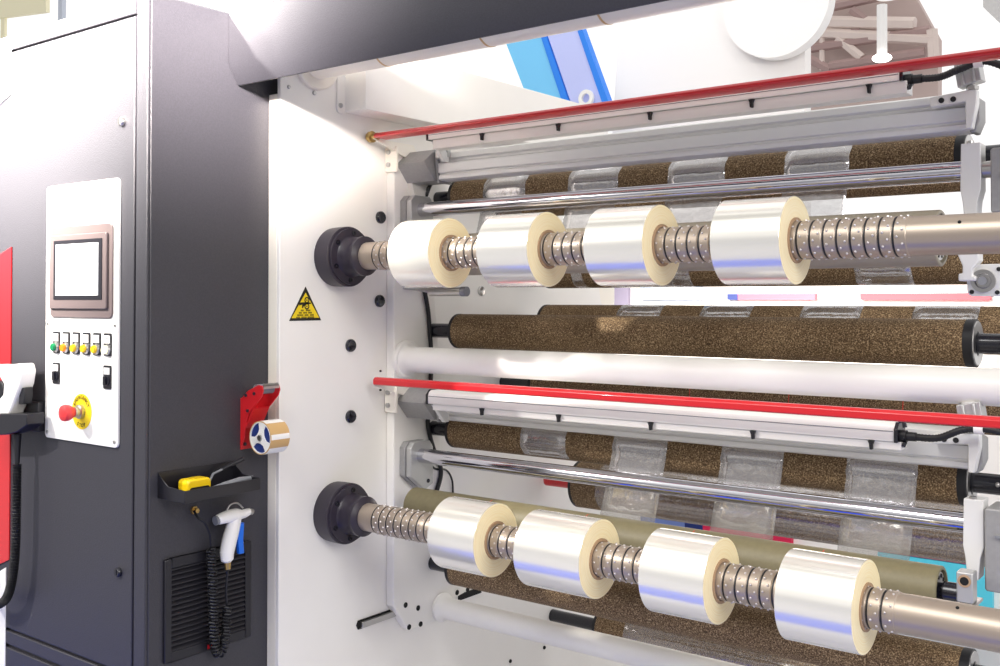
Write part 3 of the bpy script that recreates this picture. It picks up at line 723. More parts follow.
def beam(zb_, label):
    Y = .188; h = .078; x0, x1 = PY(438, 300, Y).x, PY(970, 300, Y).x
    t = thing('support_beam', label, 'beam', (x0, Y, zb_))
    prof = [(Y + .012, zb_), (Y + .002, zb_ + .004), (Y + .002, zb_ + .014), (Y + .007, zb_ + .016), (Y + .007, zb_ + .020), (Y, zb_ + .022), (Y, zb_ + .048), (Y + .008, zb_ + .051), (Y + .008, zb_ + .057), (Y - .004, zb_ + .060), (Y - .004, zb_ + .074), (Y + .006, zb_ + h), (Y + .056, zb_ + h), (Y + .056, zb_ + .02), (Y + .05, zb_)]
    MB().prism(prof, 'x', x0, x1).build('extrusion', 'aluw', t, .0008)
    MB().prism([(Y - .006, zb_ + h + .003), (Y - .006, zb_ + .058), (Y + .004, zb_ - .006), (Y + .06, zb_ - .006), (Y + .06, zb_ + h + .003)], 'x', x0 - .008, x0 - .0005).build('end_plate', 'alud', t, .001)
    # pivot block on the left with bolts
    MB().box(x0 + .004, x0 + .05, Y - .016, Y - .0045, zb_ + .061, zb_ + .085).build('pivot_block', 'alu', t, .001)
    # wedge bracket to the carriage
    MB().prism([(.140, zb_ + .050), (.185, zb_ + .088), (.25, zb_ + .080), (.25, zb_ - .002), (.185, zb_ + .0)], 'x', TC + .0005, x0 - .010).build('wedge_bracket', 'alud', t, .001)
    # right end: bracket arm, cylinder
    xa_ = x1 - .055
    MB().prism([(xa_ - .01, zb_ + .070), (xa_ + .062, zb_ + .076), (x1 + .022, zb_ + .076), (x1 + .022, zb_ + .05), (x1 + .012, zb_ + .0), (x1 + .001, zb_ + .0), (x1 + .001, zb_ + .054), (xa_ - .01, zb_ + .050)], 'y', Y - .03, Y - .006).build('end_arm', 'aluw', t, .002)
    for dx in (.012, .034):
        MB().lathe([(Y - .030, .0055), (Y - .0315, .0055), (Y - .0315, 0)], (xa_ + dx, 0, zb_ + .061), 'y', 12).build('arm_bolt', 'black', t)
    MB().prism([(x1 + .003, zb_ + .075), (x1 + .022, zb_ + .062), (x1 + .022, zb_ + .02), (x1 + .012, zb_ - .004), (x1 + .003, zb_ - .004)], 'y', Y - .004, Y + .045).build('end_block', 'alud', t, .002)
    # pneumatic cylinder leaning over the arm
    c0 = Vector((x1 + .012, Y - .018, zb_ + .077)); ax = Vector((-.07, -.03, .5)).normalized()
    MB().tube([c0, c0 + ax * .015], .007, 14).build('piston_rod', 'steel', t)
    MB().lathe([(0, .012), (.007, .012), (.007, 0)], c0, 'z', 6).build('rod_nut', 'steel', t)
    cyl = MB(); e1 = Vector((1, 0, .24)).normalized(); e2 = ax.cross(e1)
    o0 = c0 + ax * .010
    cr_ = []
    for kx, ky in ((-.022, -.022), (-.022, .022), (.022, .022), (.022, -.022)): cr_.append(o0 + e1 * kx + e2 * ky)
    cyl.add([*cr_, *[q + ax * .050 for q in cr_]], [(0, 1, 2, 3), (7, 6, 5, 4), (0, 4, 5, 1), (1, 5, 6, 2), (2, 6, 7, 3), (3, 7, 4, 0)])
    for kk in (-.010, .010):
        cyl.tube([o0 + e1 * kk + e2 * -.0235 + ax * .001, o0 + e1 * kk + e2 * -.0235 + ax * .049], .0035, 8)
        cyl.tube([o0 + e1 * kk + e2 * .0235 + ax * .001, o0 + e1 * kk + e2 * .0235 + ax * .049], .0035, 8)
    cyl.build('pneumatic_cylinder', 'alu', t, .003)
    MB().tube([o0 + ax * .049, o0 + ax * .052], .016, 24).build('cylinder_cap', 'aluw', t)
    lc = o0 + ax * .010 + e1 * .012
    MB().add([lc + e2 * s * .0228 + e1 * a_ + ax * b_ for s in (1, 1.02) for a_, b_ in ((-.005, -.006), (.005, -.006), (.005, .006), (-.005, .006))], [(0, 1, 2, 3), (7, 6, 5, 4), (0, 4, 5, 1), (1, 5, 6, 2), (2, 6, 7, 3), (3, 7, 4, 0)]).build('yellow_label', 'yellow', t)
    return t, x1, zb_
zbl = PY(680, 443, .188).z; zbu = PY(680, 158, .188).z
print('beam z', zbl, zLt, zbu, zUt)
BL = beam(zbl, 'lower grooved aluminium beam behind the lower light bar')
BU = beam(zbu, 'upper grooved aluminium beam behind the upper light bar')

# bearing blocks at the right edge of the picture
def bearing(zc_, label, lab2, u0, v0_, v1_):
    p = PY(u0, v0_, .17); q = PY(u0, v1_, .17)
    t = thing('bearing_block', label, 'bearing block', (p.x, .2, q.z))
    MB().prism(rrect(p.x, p.x + .16, q.z, p.z, .006), 'y', .17, .26).build('block', 'alud', t, .003)
    MB().lathe([(p.x - .035, .015), (p.x, .015)], (0, .2, zc_), 'x', 24).build('pin', 'steel', t)
    MB().box(p.x + .02, p.x + .14, .165, .1705, p.z - .055, p.z - .05).build('cover_seam', 'greyp', t)
    return t
bearing(CU[1], 'upper grey bearing block at the right edge, by the upper chrome bar end', '', 990, 148, 213)
bearing(CL[1], 'lower grey bearing block at the right edge, by the lower chrome bar end', '', 984, 508, 591)

# arm hardware that carries the contact rollers at the right
def carrier(pc, u0, v0_, u1, v1_, label, lower):
    x = pc.x + .045
    p = PY(u0, v0_, .13); q = PY(u1, v1_, .13)
    t = thing('roller_arm', label, 'arm', (p.x, .15, q.z))
    w_ = q.x - p.x; hh = p.z - q.z
    MB().prism([(p.x, p.z), (q.x, p.z), (q.x, q.z), (p.x, q.z)] if lower else [(p.x - .004, p.z + .01), (q.x, p.z + .01), (q.x, p.z - hh * .2), (q.x - w_ * .3, p.z - hh * .5), (q.x - w_ * .3, q.z + hh * .2), (q.x - w_ * .15, q.z + hh * .2), (q.x - w_ * .15, q.z), (p.x, q.z), (p.x, q.z + hh * .3), (p.x + w_ * .2, q.z + hh * .3), (p.x + w_ * .2, p.z - hh * .4)], 'y', .115, .150).build('arm_body', 'aluw' if not lower else 'alu', t, .003)
    xm, zm = (p.x + q.x) / 2, (p.z * .72 + q.z * .28)
    if lower:
        MB().lathe([(.115, .012), (.1135, .012), (.1135, 0)], (xm, 0, zm), 'y', 20).build('pivot_hole', 'core', t)
        MB().lathe([(.1138, .008), (.1128, .008), (.1128, 0)], (xm, 0, zm), 'y', 20).build('pivot_pin', 'dark', t)
        MB().box(p.x - .004, q.x + .004, .112, .178, q.z - .006, q.z - .0005).build('arm_foot', 'steel', t, .001)
    return t
carrier(F_[1], 958, 569.5, 975, 603, 'grey steel arm with a round hole beside the olive roller end', True)
t = carrier(E_[1], 960, 256, 981, 281, 'light grey arm below the bare end of the upper shaft', False)
# small flange bearing by the upper arm
p = PY(985, 281, .14); fb = thing('flange_bearing', 'small silver flange bearing with four bolts at right under the upper shaft', 'bearing', (p.x, .14, p.z))
MB().prism(rrect(p.x - .030, p.x + .06, p.z - .030, p.z + .032, .012), 'y', .128, .150).build('flange', 'aluw', fb, .002)
MB().lathe([(.128, .022), (.122, .022), (.122, .015), (.127, .013), (.127, 0)], (p.x, 0, p.z), 'y', 32).build('bearing_ring', 'steel', fb)
MB().lathe([(.127, .008), (.117, .008), (.117, 0)], (p.x, 0, p.z), 'y', 20).build('pin', 'chrome', fb)
for dx, dz in ((-.021, .020), (-.021, -.021), (.027, .022), (.024, -.022)):
    MB().lathe([(.128, .0042), (.1265, .0042), (.1265, 0)], (p.x + dx, 0, p.z + dz), 'y', 12).build('bolt', 'black', fb)
# vertical mounting post that carries the right hand hardware
for zz0, zz1, lb in ((1.50, 2.02, 'white steel column at the right edge behind the upper bar ends'), (.60, 1.30, 'white steel column at the right edge behind the lower bar ends')):
    pass

# pneumatic cylinder under first upper roll, hoses
p = PX(408, 287, TC)
cy = thing('air_cylinder', 'small silver air cylinder lying under the first roll of the upper shaft', 'air cylinder', (p.x, p.y, p.z))
a_ = PY(404, 287, .185); c_ = PY(466, 291.5, .16)
MB().tube([PY(430, 292, .16), c_], .012, 20).build('barrel', 'steel', cy)
MB().tube([a_, PY(434, 291.5, .165)], .006, 12).build('rod', 'steel', cy)
MB().tube([PY(462, 291.5, .16), PY(467, 291.5, .16)], .0135, 20).build('end_cap', 'greyp', cy)
MB().box(TC, TC + .05, .17, .215, p.z - .006, p.z + .004).build('mount_tab', 'alu', cy, .001)

def smooth(pts, n=12):
    out = []
    for i in range(len(pts) - 1):
        p0 = pts[max(i - 1, 0)]; p1 = pts[i]; p2 = pts[i + 1]; p3 = pts[min(i + 2, len(pts) - 1)]
        for k in range(n):
            s = k / n; out.append(.5 * ((2 * p1) + (p2 - p0) * s + (2 * p0 - 5 * p1 + 4 * p2 - p3) * s * s + (3 * p1 - p0 - 3 * p2 + p3) * s ** 3))
    return out + [pts[-1]]
XH = TC + .007
hz = MB().tube(smooth([PX(424, 288, XH), PX(428, 310, XH), PX(430, 335, XH), PX(431, 348, XH), PX(431, 372, XH), PX(430, 400, XH), PX(428, 425, XH), PX(434, 450, XH), PX(441, 470, XH), PX(437, 490, XH), PX(430, 505, XH)]), .0065, 10)
o = hz.build('black_hose', 'black'); tag(o, 'thick black hose running down the white plate behind the brackets', 'hose')
hz = MB().tube(smooth([PX(424, 452, XH + .004), PX(434, 468, XH), PX(446, 470, .012), PX(452, 480, .008), PX(453, 495, .006)]), .003, 8)
o = hz.build('black_cable', 'black'); tag(o, 'thin black cable looping right of the lower clamp', 'cable')
hz = MB()
for k in range(3):
    hz.tube(smooth([PX(424 + k, 198, TC + .008 + k * .006), PX(430 + k, 184, TC + .025 + .006 * k), PX(440 + k, 176, TC + .03 + .006 * k), PX(452, 174 - k, TC + .03 + k * .004)]), .0035, 8)
o = hz.build('hose_bundle', 'blackg'); tag(o, 'bundle of dark air hoses beside the upper cork roller end', 'hose')

# red laser light painted as thin arcs on two of the rollers
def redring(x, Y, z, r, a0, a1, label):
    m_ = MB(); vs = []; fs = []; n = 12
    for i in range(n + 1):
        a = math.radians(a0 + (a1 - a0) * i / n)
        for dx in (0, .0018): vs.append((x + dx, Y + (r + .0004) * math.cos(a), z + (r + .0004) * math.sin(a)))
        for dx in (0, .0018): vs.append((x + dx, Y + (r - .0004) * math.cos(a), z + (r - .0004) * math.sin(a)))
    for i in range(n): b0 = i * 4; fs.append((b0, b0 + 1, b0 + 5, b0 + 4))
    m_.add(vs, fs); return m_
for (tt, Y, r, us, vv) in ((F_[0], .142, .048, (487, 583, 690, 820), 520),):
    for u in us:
        redring(PY(u, vv, Y - .03).x, Y, F_[1].z, r, 100, 170, '').build('laser_line', 'laserline', tt)
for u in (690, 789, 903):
    redring(PY(u, 400, .63).x, .68, R['D3b'][3], .055, 140, 220, '').build('laser_line', 'laserline', R['D3b'][0])

# ------------------------------------------------------------------ warning triangle
p0, p1, pt = PX(289, 321, 0), PX(321, 321, 0), PX(305, 286.5, 0)
ym = (p0.y + p1.y) / 2
zb0 = p0.z; hw = (p1.y - p0.y) / 2
wt = thing('warning_sign', 'yellow and black triangular crush hazard sticker on the white plate', 'sign', (0.0, ym, zb0))
MB().prism([(ym - hw, zb0), (ym + hw, zb0), (ym, pt.z)], 'x', .0002, .0010).build('black_border', 'print', wt)
MB().prism([(ym - hw * .87, zb0 + .007), (ym + hw * .87, zb0 + .007), (ym, pt.z - .016)], 'x', .0010, .0014).build('yellow_face', 'yellow', wt)
H_ = pt.z - zb0; pic = MB()
for (cy_, cz_, r) in ((.004, .60, .0085), (.004, .42, .0085)):
    pic.lathe([(.0014, r), (.0018, r), (.0018, r * .6), (.0014, r * .6)], (0, ym + cy_, zb0 + H_ * cz_), 'x', 20, close=True)
    pic.lathe([(.0014, r * .25), (.0018, r * .25), (.0018, 0)], (0, ym + cy_, zb0 + H_ * cz_), 'x', 10)
pic.prism([(ym - .022, zb0 + H_ * .44), (ym - .022, zb0 + H_ * .53), (ym - .004, zb0 + H_ * .54), (ym + .018, zb0 + H_ * .53), (ym + .018, zb0 + H_ * .49), (ym + .002, zb0 + H_ * .48), (ym - .006, zb0 + H_ * .43), (ym - .010, zb0 + H_ * .36), (ym - .013, zb0 + H_ * .37), (ym - .012, zb0 + H_ * .47)], 'x', .0014, .0018)
pic.build('crushed_hand_symbol', 'print', wt)
tx = MB()
for i, wds in enumerate(((-.30, -.10, .02, .30), (-.42, -.20, -.14, .10, .16, .42), (-.52, -.14, -.06, .20, .28, .52), (-.58, -.34, -.26, .06, .12, .56))):
    z = zb0 + H_ * (.30 - i * .068)
    for k in range(0, len(wds), 2):
        y_ = wds[k]
        while y_ < wds[k + 1] - .03:
            tx.box(.0014, .0018, ym + hw * y_, ym + hw * (y_ + .028), z - .0022, z + .0022); y_ += .048
tx.build('sign_print', 'print', wt)

# ------------------------------------------------------------------ tape dispenser and tape
DY0 = PX(240, 430, XC).y; DW = .055
zt_, zb_ = PX(240, 398, XC).z, PX(240, 449.5, XC).z
td = thing('tape_dispenser', 'red metal tape dispenser screwed to the charcoal cabinet side', 'tape dispenser', (XC, DY0, zb_))
MB().box(XC + .0005, XC + .004, DY0, DY0 + DW, zb_, zt_).build('wall_plate', 'red', td, .001)
XA = XC
arm = [(XA + .003, zt_ - .002), (XA + .030, zt_ + .020), (XA + .070, zt_ + .036), (XA + .083, zt_ + .034), (XA + .088, zt_ + .022), (XA + .082, zt_ + .008), (XA + .060, zt_ - .012), (XA + .034, zt_ - .034), (XA + .022, zt_ - .060), (XA + .016, zt_ - .10), (XA + .003, zb_ + .006)]
for y in (DY0 + .0, DY0 + DW - .003):
    MB().prism(arm, 'y', y, y + .003).build('side_arm', 'red', td, .0008)
MB().prism([(XA + .046, zt_ - .022), (XA + .049, zt_ - .025), (XA + .018, zt_ - .075), (XA + .015, zt_ - .072)], 'y', DY0 + .003, DY0 + DW - .003).build('back_web', 'red', td)
MB().lathe([(DY0 + .0032, .0125), (DY0 + DW - .0032, .0125)], (XA + .058, 0, zt_ + .024), 'y', 24).build('ribbed_roller', 'greyp', td)
ct = MB()
for k in range(14): ct.prism([(XA + .082, zt_ + .028), (XA + .088, zt_ + .034), (XA + .084, zt_ + .040)], 'y', DY0 + .004 + k * .0034, DY0 + .0055 + k * .0034)
ct.box(XA + .078, XA + .086, DY0 + .003, DY0 + DW - .003, zt_ + .026, zt_ + .034)
ct.build('cutter_blade', 'steel', td)
for (dx, dz) in ((.024, .008), (.055, .014), (.030, -.030)):
    MB().lathe([(DY0, .004), (DY0 - .003, .004), (DY0 - .003, 0)], (XA + dx, 0, zt_ + dz), 'y', 12).build('rivet', 'hub', td)
p = PX(244.8, 444, XC + .004); MB().lathe([(XC + .004, .005), (XC + .007, .004), (XC + .007, 0)], (0, p.y, p.z), 'x', 12).build('rivet', 'hub', td)
tc_ = PY(259.8, 438, DY0 - .004)
tr = thing('tape_roll', 'roll of brown packing tape on a blue and white hub in the red dispenser', 'tape roll', (tc_.x, DY0, tc_.z))
TY0, TY1 = DY0 - .003, DY0 + .056
tcx, tcz = tc_.x, tc_.z
MB().lathe([(TY0, .0385), (TY0, .041), (TY1, .041), (TY1, .0385)], (tcx, 0, tcz), 'y', 56, close=True).build('tape', 'tan', tr)
MB().lathe([(TY0 - .0002, .0365), (TY0 - .0002, .0385), (TY1, .0385), (TY1, .0365)], (tcx, 0, tcz), 'y', 56, close=True).build('cardboard_core', 'whitep', tr)
MB().lathe([(TY0 + .003, .0365), (TY0 + .005, .0365), (TY0 + .005, 0)], (tcx, 0, tcz), 'y', 40).build('hub_disc', 'navy', tr)
sp_ = MB()
for k in range(3):
    a = math.radians(120 * k + 200)
    ca_, sa_ = math.cos(a), math.sin(a)
    pts = [(.004, -.012), (.020, -.008), (.0365, -.014), (.0365, .014), (.020, .008), (.004, .012)]
    sp_.prism([(tcx + x_ * ca_ - y_ * sa_, tcz + x_ * sa_ + y_ * ca_) for x_, y_ in pts], 'y', TY0 + .0005, TY0 + .003)
sp_.lathe([(TY0 + .003, .014), (TY0, .014), (TY0, 0)], (tcx, 0, tcz), 'y', 28)
sp_.build('white_spokes', 'whitep', tr)
MB().lathe([(TY0, .008), (TY0 - .004, .007), (TY0 - .004, 0)], (tcx, 0, tcz), 'y', 20).build('hub_knob', 'steel', tr)
wl = MB()
for a0, a1 in ((-4, 14), (-75, -35), (60, 100)):
    wl = MB(); n = 8; vs = []; fs = []
    for i in range(n + 1):
        a = math.radians(a0 + (a1 - a0) * i / n)
        for y in (TY0 + .001, TY1 - .001): vs.append((tcx + .0413 * math.cos(a), y, tcz + .0413 * math.sin(a)))
    for i in range(n): fs.append((2 * i, 2 * i + 1, 2 * i + 3, 2 * i + 2))
    wl.add(vs, fs); wl.build('white_tape_print', 'whitep', tr)

# ------------------------------------------------------------------ tool tray
ty0, ty1 = PX(157.5, 480, XC).y, PX(233, 470, XC).y
zt0 = 1.098; X2 = XC + .105
zo1, zo0 = 1.070, 1.042
tray = thing('tool_tray', 'small black metal tool tray mounted on the charcoal cabinet side', 'tray', (XC, (ty0 + ty1) / 2, 1.04))
tm = MB()
tm.box(XC + .0005, XC + .003, ty0, ty1, zo0, zt0 + .004)
tm.box(X2 - .002, X2, ty0, ty1, zo0, zo1)
tm.box(XC + .003, X2 - .002, ty0, ty1, zo0, zo0 + .002)
for y in (ty0, ty1 - .002):
    tm.prism([(XC + .003, zo0 + .002), (X2 - .002, zo0 + .002), (X2 - .002, zo1), (XC + .04, zo1 + .003), (XC + .003, zt0)], 'y', y, y + .002)
tm.build('tray_body', 'blackp', tray, .0006)
# tape measure, knife, grey handle
yc = PX(196, 485, XC + .05).y
tmz = zo0 + .003
tmeas = thing('tape_measure', 'yellow tape measure lying in the black tool tray', 'tape measure', (XC + .05, yc, tmz))
tm = MB().prism(rrect(yc - .036, yc + .030, tmz, tmz + .040, .010), 'x', XC + .030, XC + .068); tm.build('case', 'yellowp', tmeas, .004)
MB().prism(rrect(yc - .030, yc + .024, tmz + .006, tmz + .022, .006), 'x', XC + .0682, XC + .070).build('black_band', 'black', tmeas)
MB().box(XC + .042, XC + .056, yc + .030, yc + .040, tmz + .002, tmz + .006).build('hook_end', 'steel', tmeas, .001)
yk = yc + .095
kn = thing('utility_knife', 'grey handled knife lying in the tool tray right of the tape measure', 'knife', (XC + .06, yk, tmz))
MB().tube([(XC + .055, yk - .060, tmz + .008), (XC + .06, yk - .02, tmz + .014), (XC + .065, yk + .02, tmz + .020), (XC + .07, yk + .055, tmz + .022)], [.005, .0075, .008, .005], 10).build('handle', 'greyp', kn)
MB().tube([(XC + .055, yk - .060, tmz + .008), (XC + .05, yk - .085, tmz + .006)], [.003, .001], 6).build('blade', 'steel', kn)
pn = thing('black_screwdriver', 'thin black tool standing out of the tray towards the tape dispenser', 'screwdriver', (XC + .03, yk, tmz))
a_ = PX(213, 474, XC + .02); c_ = PX(243, 459, XC + .03)
MB().tube([Vector((XC + .05, yk - .07, tmz + .006)), a_, a_.lerp(c_, .35)], .003, 8).build('shank', 'greyp', pn)
MB().tube([a_.lerp(c_, .3), c_], [.0045, .006], 10).build('handle', 'blackp', pn)

# ------------------------------------------------------------------ air gun on the cabinet side with coiled hose
XG = XC + .045
def G(u, v, x=XG): return PX(u, v, x)
ag = thing('air_blow_gun', 'white air blow gun with blue trigger hanging under the tool tray', 'air gun', tuple(G(230, 540)))
body = MB(); body.tube(smooth([G(217, 520), G(226, 517), G(236, 515), G(243, 514), G(250, 511)], 6), [.010, .012, .013, .0135, .014, .0145, .015, .0155, .016, .016, .016, .016, .016, .015, .014, .013, .012, .011, .011, .011, .010, .010, .009, .008, .007], 14)
body.build('barrel', 'whitep', ag)
gr = MB(); gp = smooth([G(236, 516), G(233, 527), G(229.5, 540), G(227, 553), G(227.5, 562)], 6)
gr.tube(gp, [.014 + .004 * math.sin(i / 24 * math.pi) for i in range(len(gp) - 2)] + [.011, .009], 14); gr.build('grip', 'whitep', ag)
MB().tube([G(249, 511), G(252, 512)], .008, 12).build('nozzle', 'steel', ag)
MB().tube([G(215, 521), G(218, 520)], .011, 12).build('rear_cap', 'greyp', ag)
MB().prism([(G(237, 530).y, G(237, 524).z), (G(243, 524).y, G(243, 522).z), (G(242, 540).y, G(242, 540).z), (G(243, 555).y, G(243, 553).z), (G(238, 556).y, G(238, 554).z), (G(237, 540).y, G(237, 540).z)], 'x', XG - .006, XG + .006).build('trigger', 'blue', ag, .002)
MB().tube(smooth([G(226, 512), G(230, 505), G(237, 503), G(243, 508)], 6), .0022, 8).build('hanging_hook', 'steel', ag)
MB().tube([G(227.5, 562), G(227.8, 569)], [.0085, .007], 12).build('brass_fitting', 'brass', ag)
ch = thing('coiled_air_hose', 'black coiled air hose hanging below the white air gun', 'hose', tuple(G(211, 560, XC)))
c1 = [G(211, 548, XC + .03), G(213, 600, XC + .03), G(214, 640, XC + .03), G(217, 652, XC + .03), G(221, 652, XC + .03), G(225, 640, XC + .03), G(227, 606, XC + .03)]
def helix(path, r, pitch, wire):
    L = 0; out = []; ph = 0
    P_ = smooth(path, 60)
    for i in range(len(P_) - 1):
        d = P_[i + 1] - P_[i]; L = d.length
        if L < 1e-7: continue
        T = d.normalized(); N = T.cross(Vector((1, 0, 0))).normalized(); B = Vector((1, 0, 0))
        steps = max(1, int(L / (pitch / 9)))
        for s in range(steps):
            ph += 2 * math.pi * (L / steps) / pitch
            out.append(P_[i].lerp(P_[i + 1], s / steps) + (N * math.cos(ph) + B * math.sin(ph)) * r)
    return MB().tube(out, wire, 6)
helix(c1, .0100, .0078, .0027).build('coil', 'black', ch)
MB().tube(smooth([G(194, 511, XC + .012), G(198, 518, XC + .03), G(205, 523, XC + .04), G(210, 535, XC + .035), G(211, 548, XC + .03)]), .0028, 8).build('hose_lead', 'black', ch)
MB().tube(smooth([G(227, 606, XC + .03), G(226, 590, XC + .035), G(227.8, 569)]), .0028, 8).build('hose_lead', 'black', ch)
p = G(193.5, 510, XC); MB().lathe([(XC, .010), (XC + .006, .010), (XC + .006, .006), (XC + .016, .006)], (0, p.y, p.z), 'x', 6).build('wall_fitting', 'brass', ch)

# ------------------------------------------------------------------ hand scanner on the cabinet front at far left
YS = YF - .045
def W(u, v, y=YS): return PY(u, v, y)
hs = thing('hand_scanner', 'white hand scanner in a black holder on the cabinet at the far left', 'hand scanner', tuple(W(15, 400)))
o_ = [(2, 364), (13, 365), (28, 363), (30, 371), (28, 384), (24, 395), (20, 406), (17, 414), (0, 414), (-2, 404), (6, 400), (11, 394), (12, 384), (8, 377), (3, 374)]
MB().prism([(W(u, v).x, W(u, v).z) for u, v in o_], 'y', YS - .022, YS + .018).build('scanner_body', 'whitep', hs, .005)
MB().prism([(W(u, v, YS).x, W(u, v, YS).z) for u, v in ((1, 380), (8, 381), (11.5, 388), (9, 396), (3, 400), (-3, 400), (-3, 385))], 'y', YS - .018, YS + .014).build('grip_insert', 'black', hs, .003)
MB().prism([(W(u, v).x, W(u, v).z) for u, v in ((24, 388), (29, 387), (29.5, 395), (28, 404), (23, 404))], 'y', YS - .012, YS + .01).build('trigger', 'black', hs, .002)
ho = thing('scanner_holder', 'black plastic holder on the cabinet front carrying the white hand scanner', 'holder', tuple(W(15, 425)))
MB().prism([(W(u, v).x, W(u, v).z) for u, v in ((-6, 419), (8, 419), (9, 413), (36, 413), (36, 424), (26, 431), (14, 434), (-6, 434))], 'y', YS - .024, YS + .022).build('cup', 'blackp', ho, .002)
MB().box(W(36, 420, YF).x - .03, W(47, 420, YF).x, YF - .024, YF - .0045, W(40, 430, YF).z, W(40, 401, YF).z).build('wall_mount', 'blackp', ho, .002)
sc_ = hs
pp = smooth([W(17.5, 434), W(17, 462), W(16.5, 500), W(15.5, 545), W(12, 580), W(5, 600), W(-8, 603), W(-22, 580)], 14)
MB().tube([W(17.5, 434), W(17.3, 448), W(17.2, 463)], [.010, .008, .006], 12).build('strain_relief', 'black', sc_)
fine = smooth(pp, 10)
MB().tube(fine[150:], [.0105 + .0016 * math.sin(i * 1.15) for i in range(len(fine) - 150)], 12).build('coiled_cord', 'black', sc_)
MB().tube(fine[60:156], .005, 8).build('cord_lead', 'black', sc_)

# ------------------------------------------------------------------ exhibition hall behind
YB = 4.2
def quad_poly(mb, pts, Y, d=.06):
    mb.prism([(PY(u, v, Y).x, PY(u, v, Y).z) for u, v in pts], 'y', Y, Y + d); return mb
wm = mat('booth_white', (250, 246, 243), .6)
bw = quad_poly(MB(), [(622, -30), (805, -60), (805, 75), (805, 340), (600, 340)], YB, .1).build('booth_wall', wm); tag(bw, 'large off-white booth wall behind the machine, above the upper red bar', 'wall')
c0 = PY(775, 2, YB - .12); r_ = (PY(829, 2, YB - .12) - c0).length
rs = MB().lathe([(YB - .12, r_ - .01), (YB - .12, r_), (YB - .02, r_), (YB - .02, 0)], (c0.x, 0, c0.z), 'y', 64).build('round_sign', mat('sign_white', (252, 250, 248), .5)); tag(rs, 'round white sign at the top edge, left of the hall roof', 'sign')
bl = mat('banner_cyan', (120, 200, 245), .5); bd = mat('banner_edge_blue', (40, 130, 235), .5); lv = mat('banner_lavender', (190, 198, 245), .5)
bn = thing('blue_banner', 'leaning cyan banner with a blue edge behind the white top beam', 'banner', tuple(PY(540, 100, 3.6)))
quad_poly(MB(), [(500, 28), (536, 22), (568, 120), (536, 120)], 3.6).build('banner_face', bl, bn)
quad_poly(MB(), [(536, 22), (541, 22), (575, 120), (568, 120)], 3.59).build('banner_edge', bd, bn)
MB().box(PY(548, 300, 3.6).x - .02, PY(548, 300, 3.6).x + .02, 3.63, 3.66, 0, PY(540, 115, 3.6).z).build('banner_post', 'steel', bn)
c0x = PY(585, 300, 3.6).x
bn = thing('lavender_banner', 'leaning lavender and pale blue banner right of the cyan one', 'banner', tuple(PY(590, 100, 3.6)))
quad_poly(MB(), [(543, 22), (573, 18), (610, 120), (577, 120)], 3.6).build('banner_face', lv, bn)
quad_poly(MB(), [(573, 18), (578, 18), (615, 120), (608, 120)], 3.59).build('banner_edge', bd, bn)
MB().box(c0x - .02, c0x + .02, 3.63, 3.66, 0, PY(585, 115, 3.6).z).build('banner_post', 'steel', bn)
c0 = PY(585.5, 98, 3.56)
MB().lathe([(0, .030), (0, .055), (.02, .055), (.02, .030)], (c0.x, c0.y, c0.z), 'y', 32, close=True).build('white_ring', 'whitep', bn)
# white booth counters with coloured fascia panels seen in the gaps
ct1 = thing('booth_counter', 'tall white booth counter with red and blue fascia in the gap under the upper rolls', 'counter', tuple(Vector((PY(760, 300, 3.5).x, 3.5, 0))))
MB().box(PY(592, 300, 3.5).x, PY(1060, 300, 3.5).x, 3.5, 3.7, 0, 1.64).build('counter_body', wm, ct1)
ct2 = thing('exhibit_plinth', 'lower white exhibit plinth with crimson, navy and cyan fascia behind the lower chrome bar', 'plinth', tuple(Vector((PY(760, 300, 3.0).x, 3.0, 0))))
MB().box(PY(610, 300, 3.0).x, PY(1080, 300, 3.0).x, 3.0, 3.3, 0, 1.05).build('plinth_body', wm, ct2)
def pan(u0, u1, z0, z1, rgb, t, Y):
    x0, x1 = PY(u0, 300, Y).x, PY(u1, 300, Y).x
    MB().box(x0, x1, Y, Y + .03, z0, z1).build('fascia_panel', mat('fascia_paint', rgb, .5), t)
for a_ in ((597, 628, 1.46, 1.58, (170, 160, 185)), (640, 700, 1.50, 1.58, (185, 205, 238)), (727, 738, 1.50, 1.535, (30, 50, 120)), (738, 815, 1.50, 1.535, (228, 95, 115)), (860, 990, 1.50, 1.535, (225, 60, 75))):
    pan(*a_, ct1, 3.469)
for a_ in ((640, 684, .24, .46, (110, 130, 190)), (684, 702, .24, .46, (15, 40, 110)), (702, 790, .24, .46, (215, 30, 80)), (876, 965, .312, .46, (236, 80, 150)), (876, 990, .12, .308, (90, 215, 240))):
    pan(*a_, ct2, 2.969)
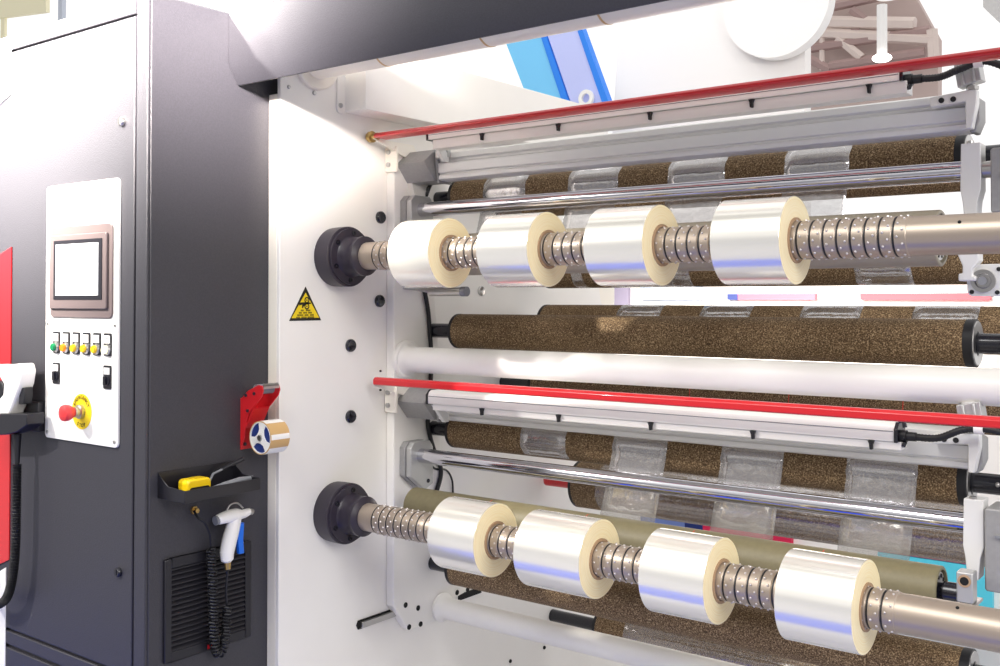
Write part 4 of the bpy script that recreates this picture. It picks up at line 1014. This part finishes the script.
# hall roof with trusses, far away
YR = 9.0
rf = thing('hall_roof', 'beige hall roof with steel trusses seen at the upper right', 'roof', tuple(PY(870, 20, YR)))
rm = mat('roof_sheet', (196, 176, 170), .7); tmn = mat('truss_paint', (222, 206, 198), .6); tmd = mat('truss_dark', (168, 142, 138), .6)
quad_poly(MB(), [(780, -40), (895, -40), (938, 38), (938, 120), (780, 120)], YR, .15).build('roof_sheet', rm, rf)
def bar(u0, v0_, u1, v1_, w_, m_, y=YR - .3, nm_='truss'):
    a, c = PY(u0, v0_, y), PY(u1, v1_, y); MB().tube([a, c], w_, 6).build(nm_, m_, rf)
bar(800, 14, 900, -8, .05, tmd); bar(800, 22, 915, 24, .07, tmn); bar(800, 32, 935, 40, .06, tmn); bar(838, 38, 862, 58, .05, tmn); bar(852, 10, 870, 24, .05, tmd)
bar(800, 50, 930, 30, .05, tmd); bar(822, 34, 822, 70, .03, tmn); bar(808, 58, 830, 70, .05, tmd); bar(932, 30, 934, 60, .06, tmn)
bar(830, 66, 925, 52, .05, tmd); bar(800, 40, 860, 30, .03, tmd)
lp = thing('hall_lamp_pendant', 'round white hall lamp hanging from the roof at the upper right', 'lamp', tuple(PY(882, 56, 8.0)))
c0 = PY(882, 58, 8.0); MB().sphere(c0, .09, 20, 12, (1, 1, .45)).build('lamp_globe', mat('lamp_glow', (255, 252, 245), .4, emit=6), lp)
MB().tube([c0, PY(882, 5, 8.0)], .05, 8).build('lamp_stem', mat('stem_white', (250, 248, 245), .5), lp)
c0 = PY(888, -2, 7.9); MB().lathe([(0, .11), (.05, .11), (.1, .06), (.1, 0)], (c0.x, c0.y, c0.z), 'z', 24).build('lamp_canopy', mat('canopy_white', (250, 248, 245), .5, emit=.3), lp)
hb = quad_poly(MB(), [(983, -20), (1040, -20), (1040, 40), (1000, 23), (983, 7)], 1.2, .1).build('hanging_unit', 'alud'); tag(hb, 'grey box corner hanging in at the top right of the picture', 'box')
# yellow banner and booth beyond the cabinet, top left
yb = quad_poly(MB(), [(-30, -30), (46, -30), (46, 12), (-30, 22)], 6.0).box(PY(0, 10, 6.0).x, PY(4, 10, 6.0).x, 6.01, 6.05, 0, PY(0, 10, 6.0).z).build('yellow_banner', mat('pale_yellow', (255, 248, 212), .6)); tag(yb, 'pale yellow banner beyond the cabinet in the top left corner', 'banner')
cl = MB().box(PY(58, 10, 5.5).x, PY(62, 10, 5.5).x, 5.5, 5.56, 0, PY(60, -30, 5.5).z).build('grey_pole', mat('pole_grey', (205, 212, 225), .5)); tag(cl, 'thin grey pole beyond the cabinet right of the yellow banner', 'pole')
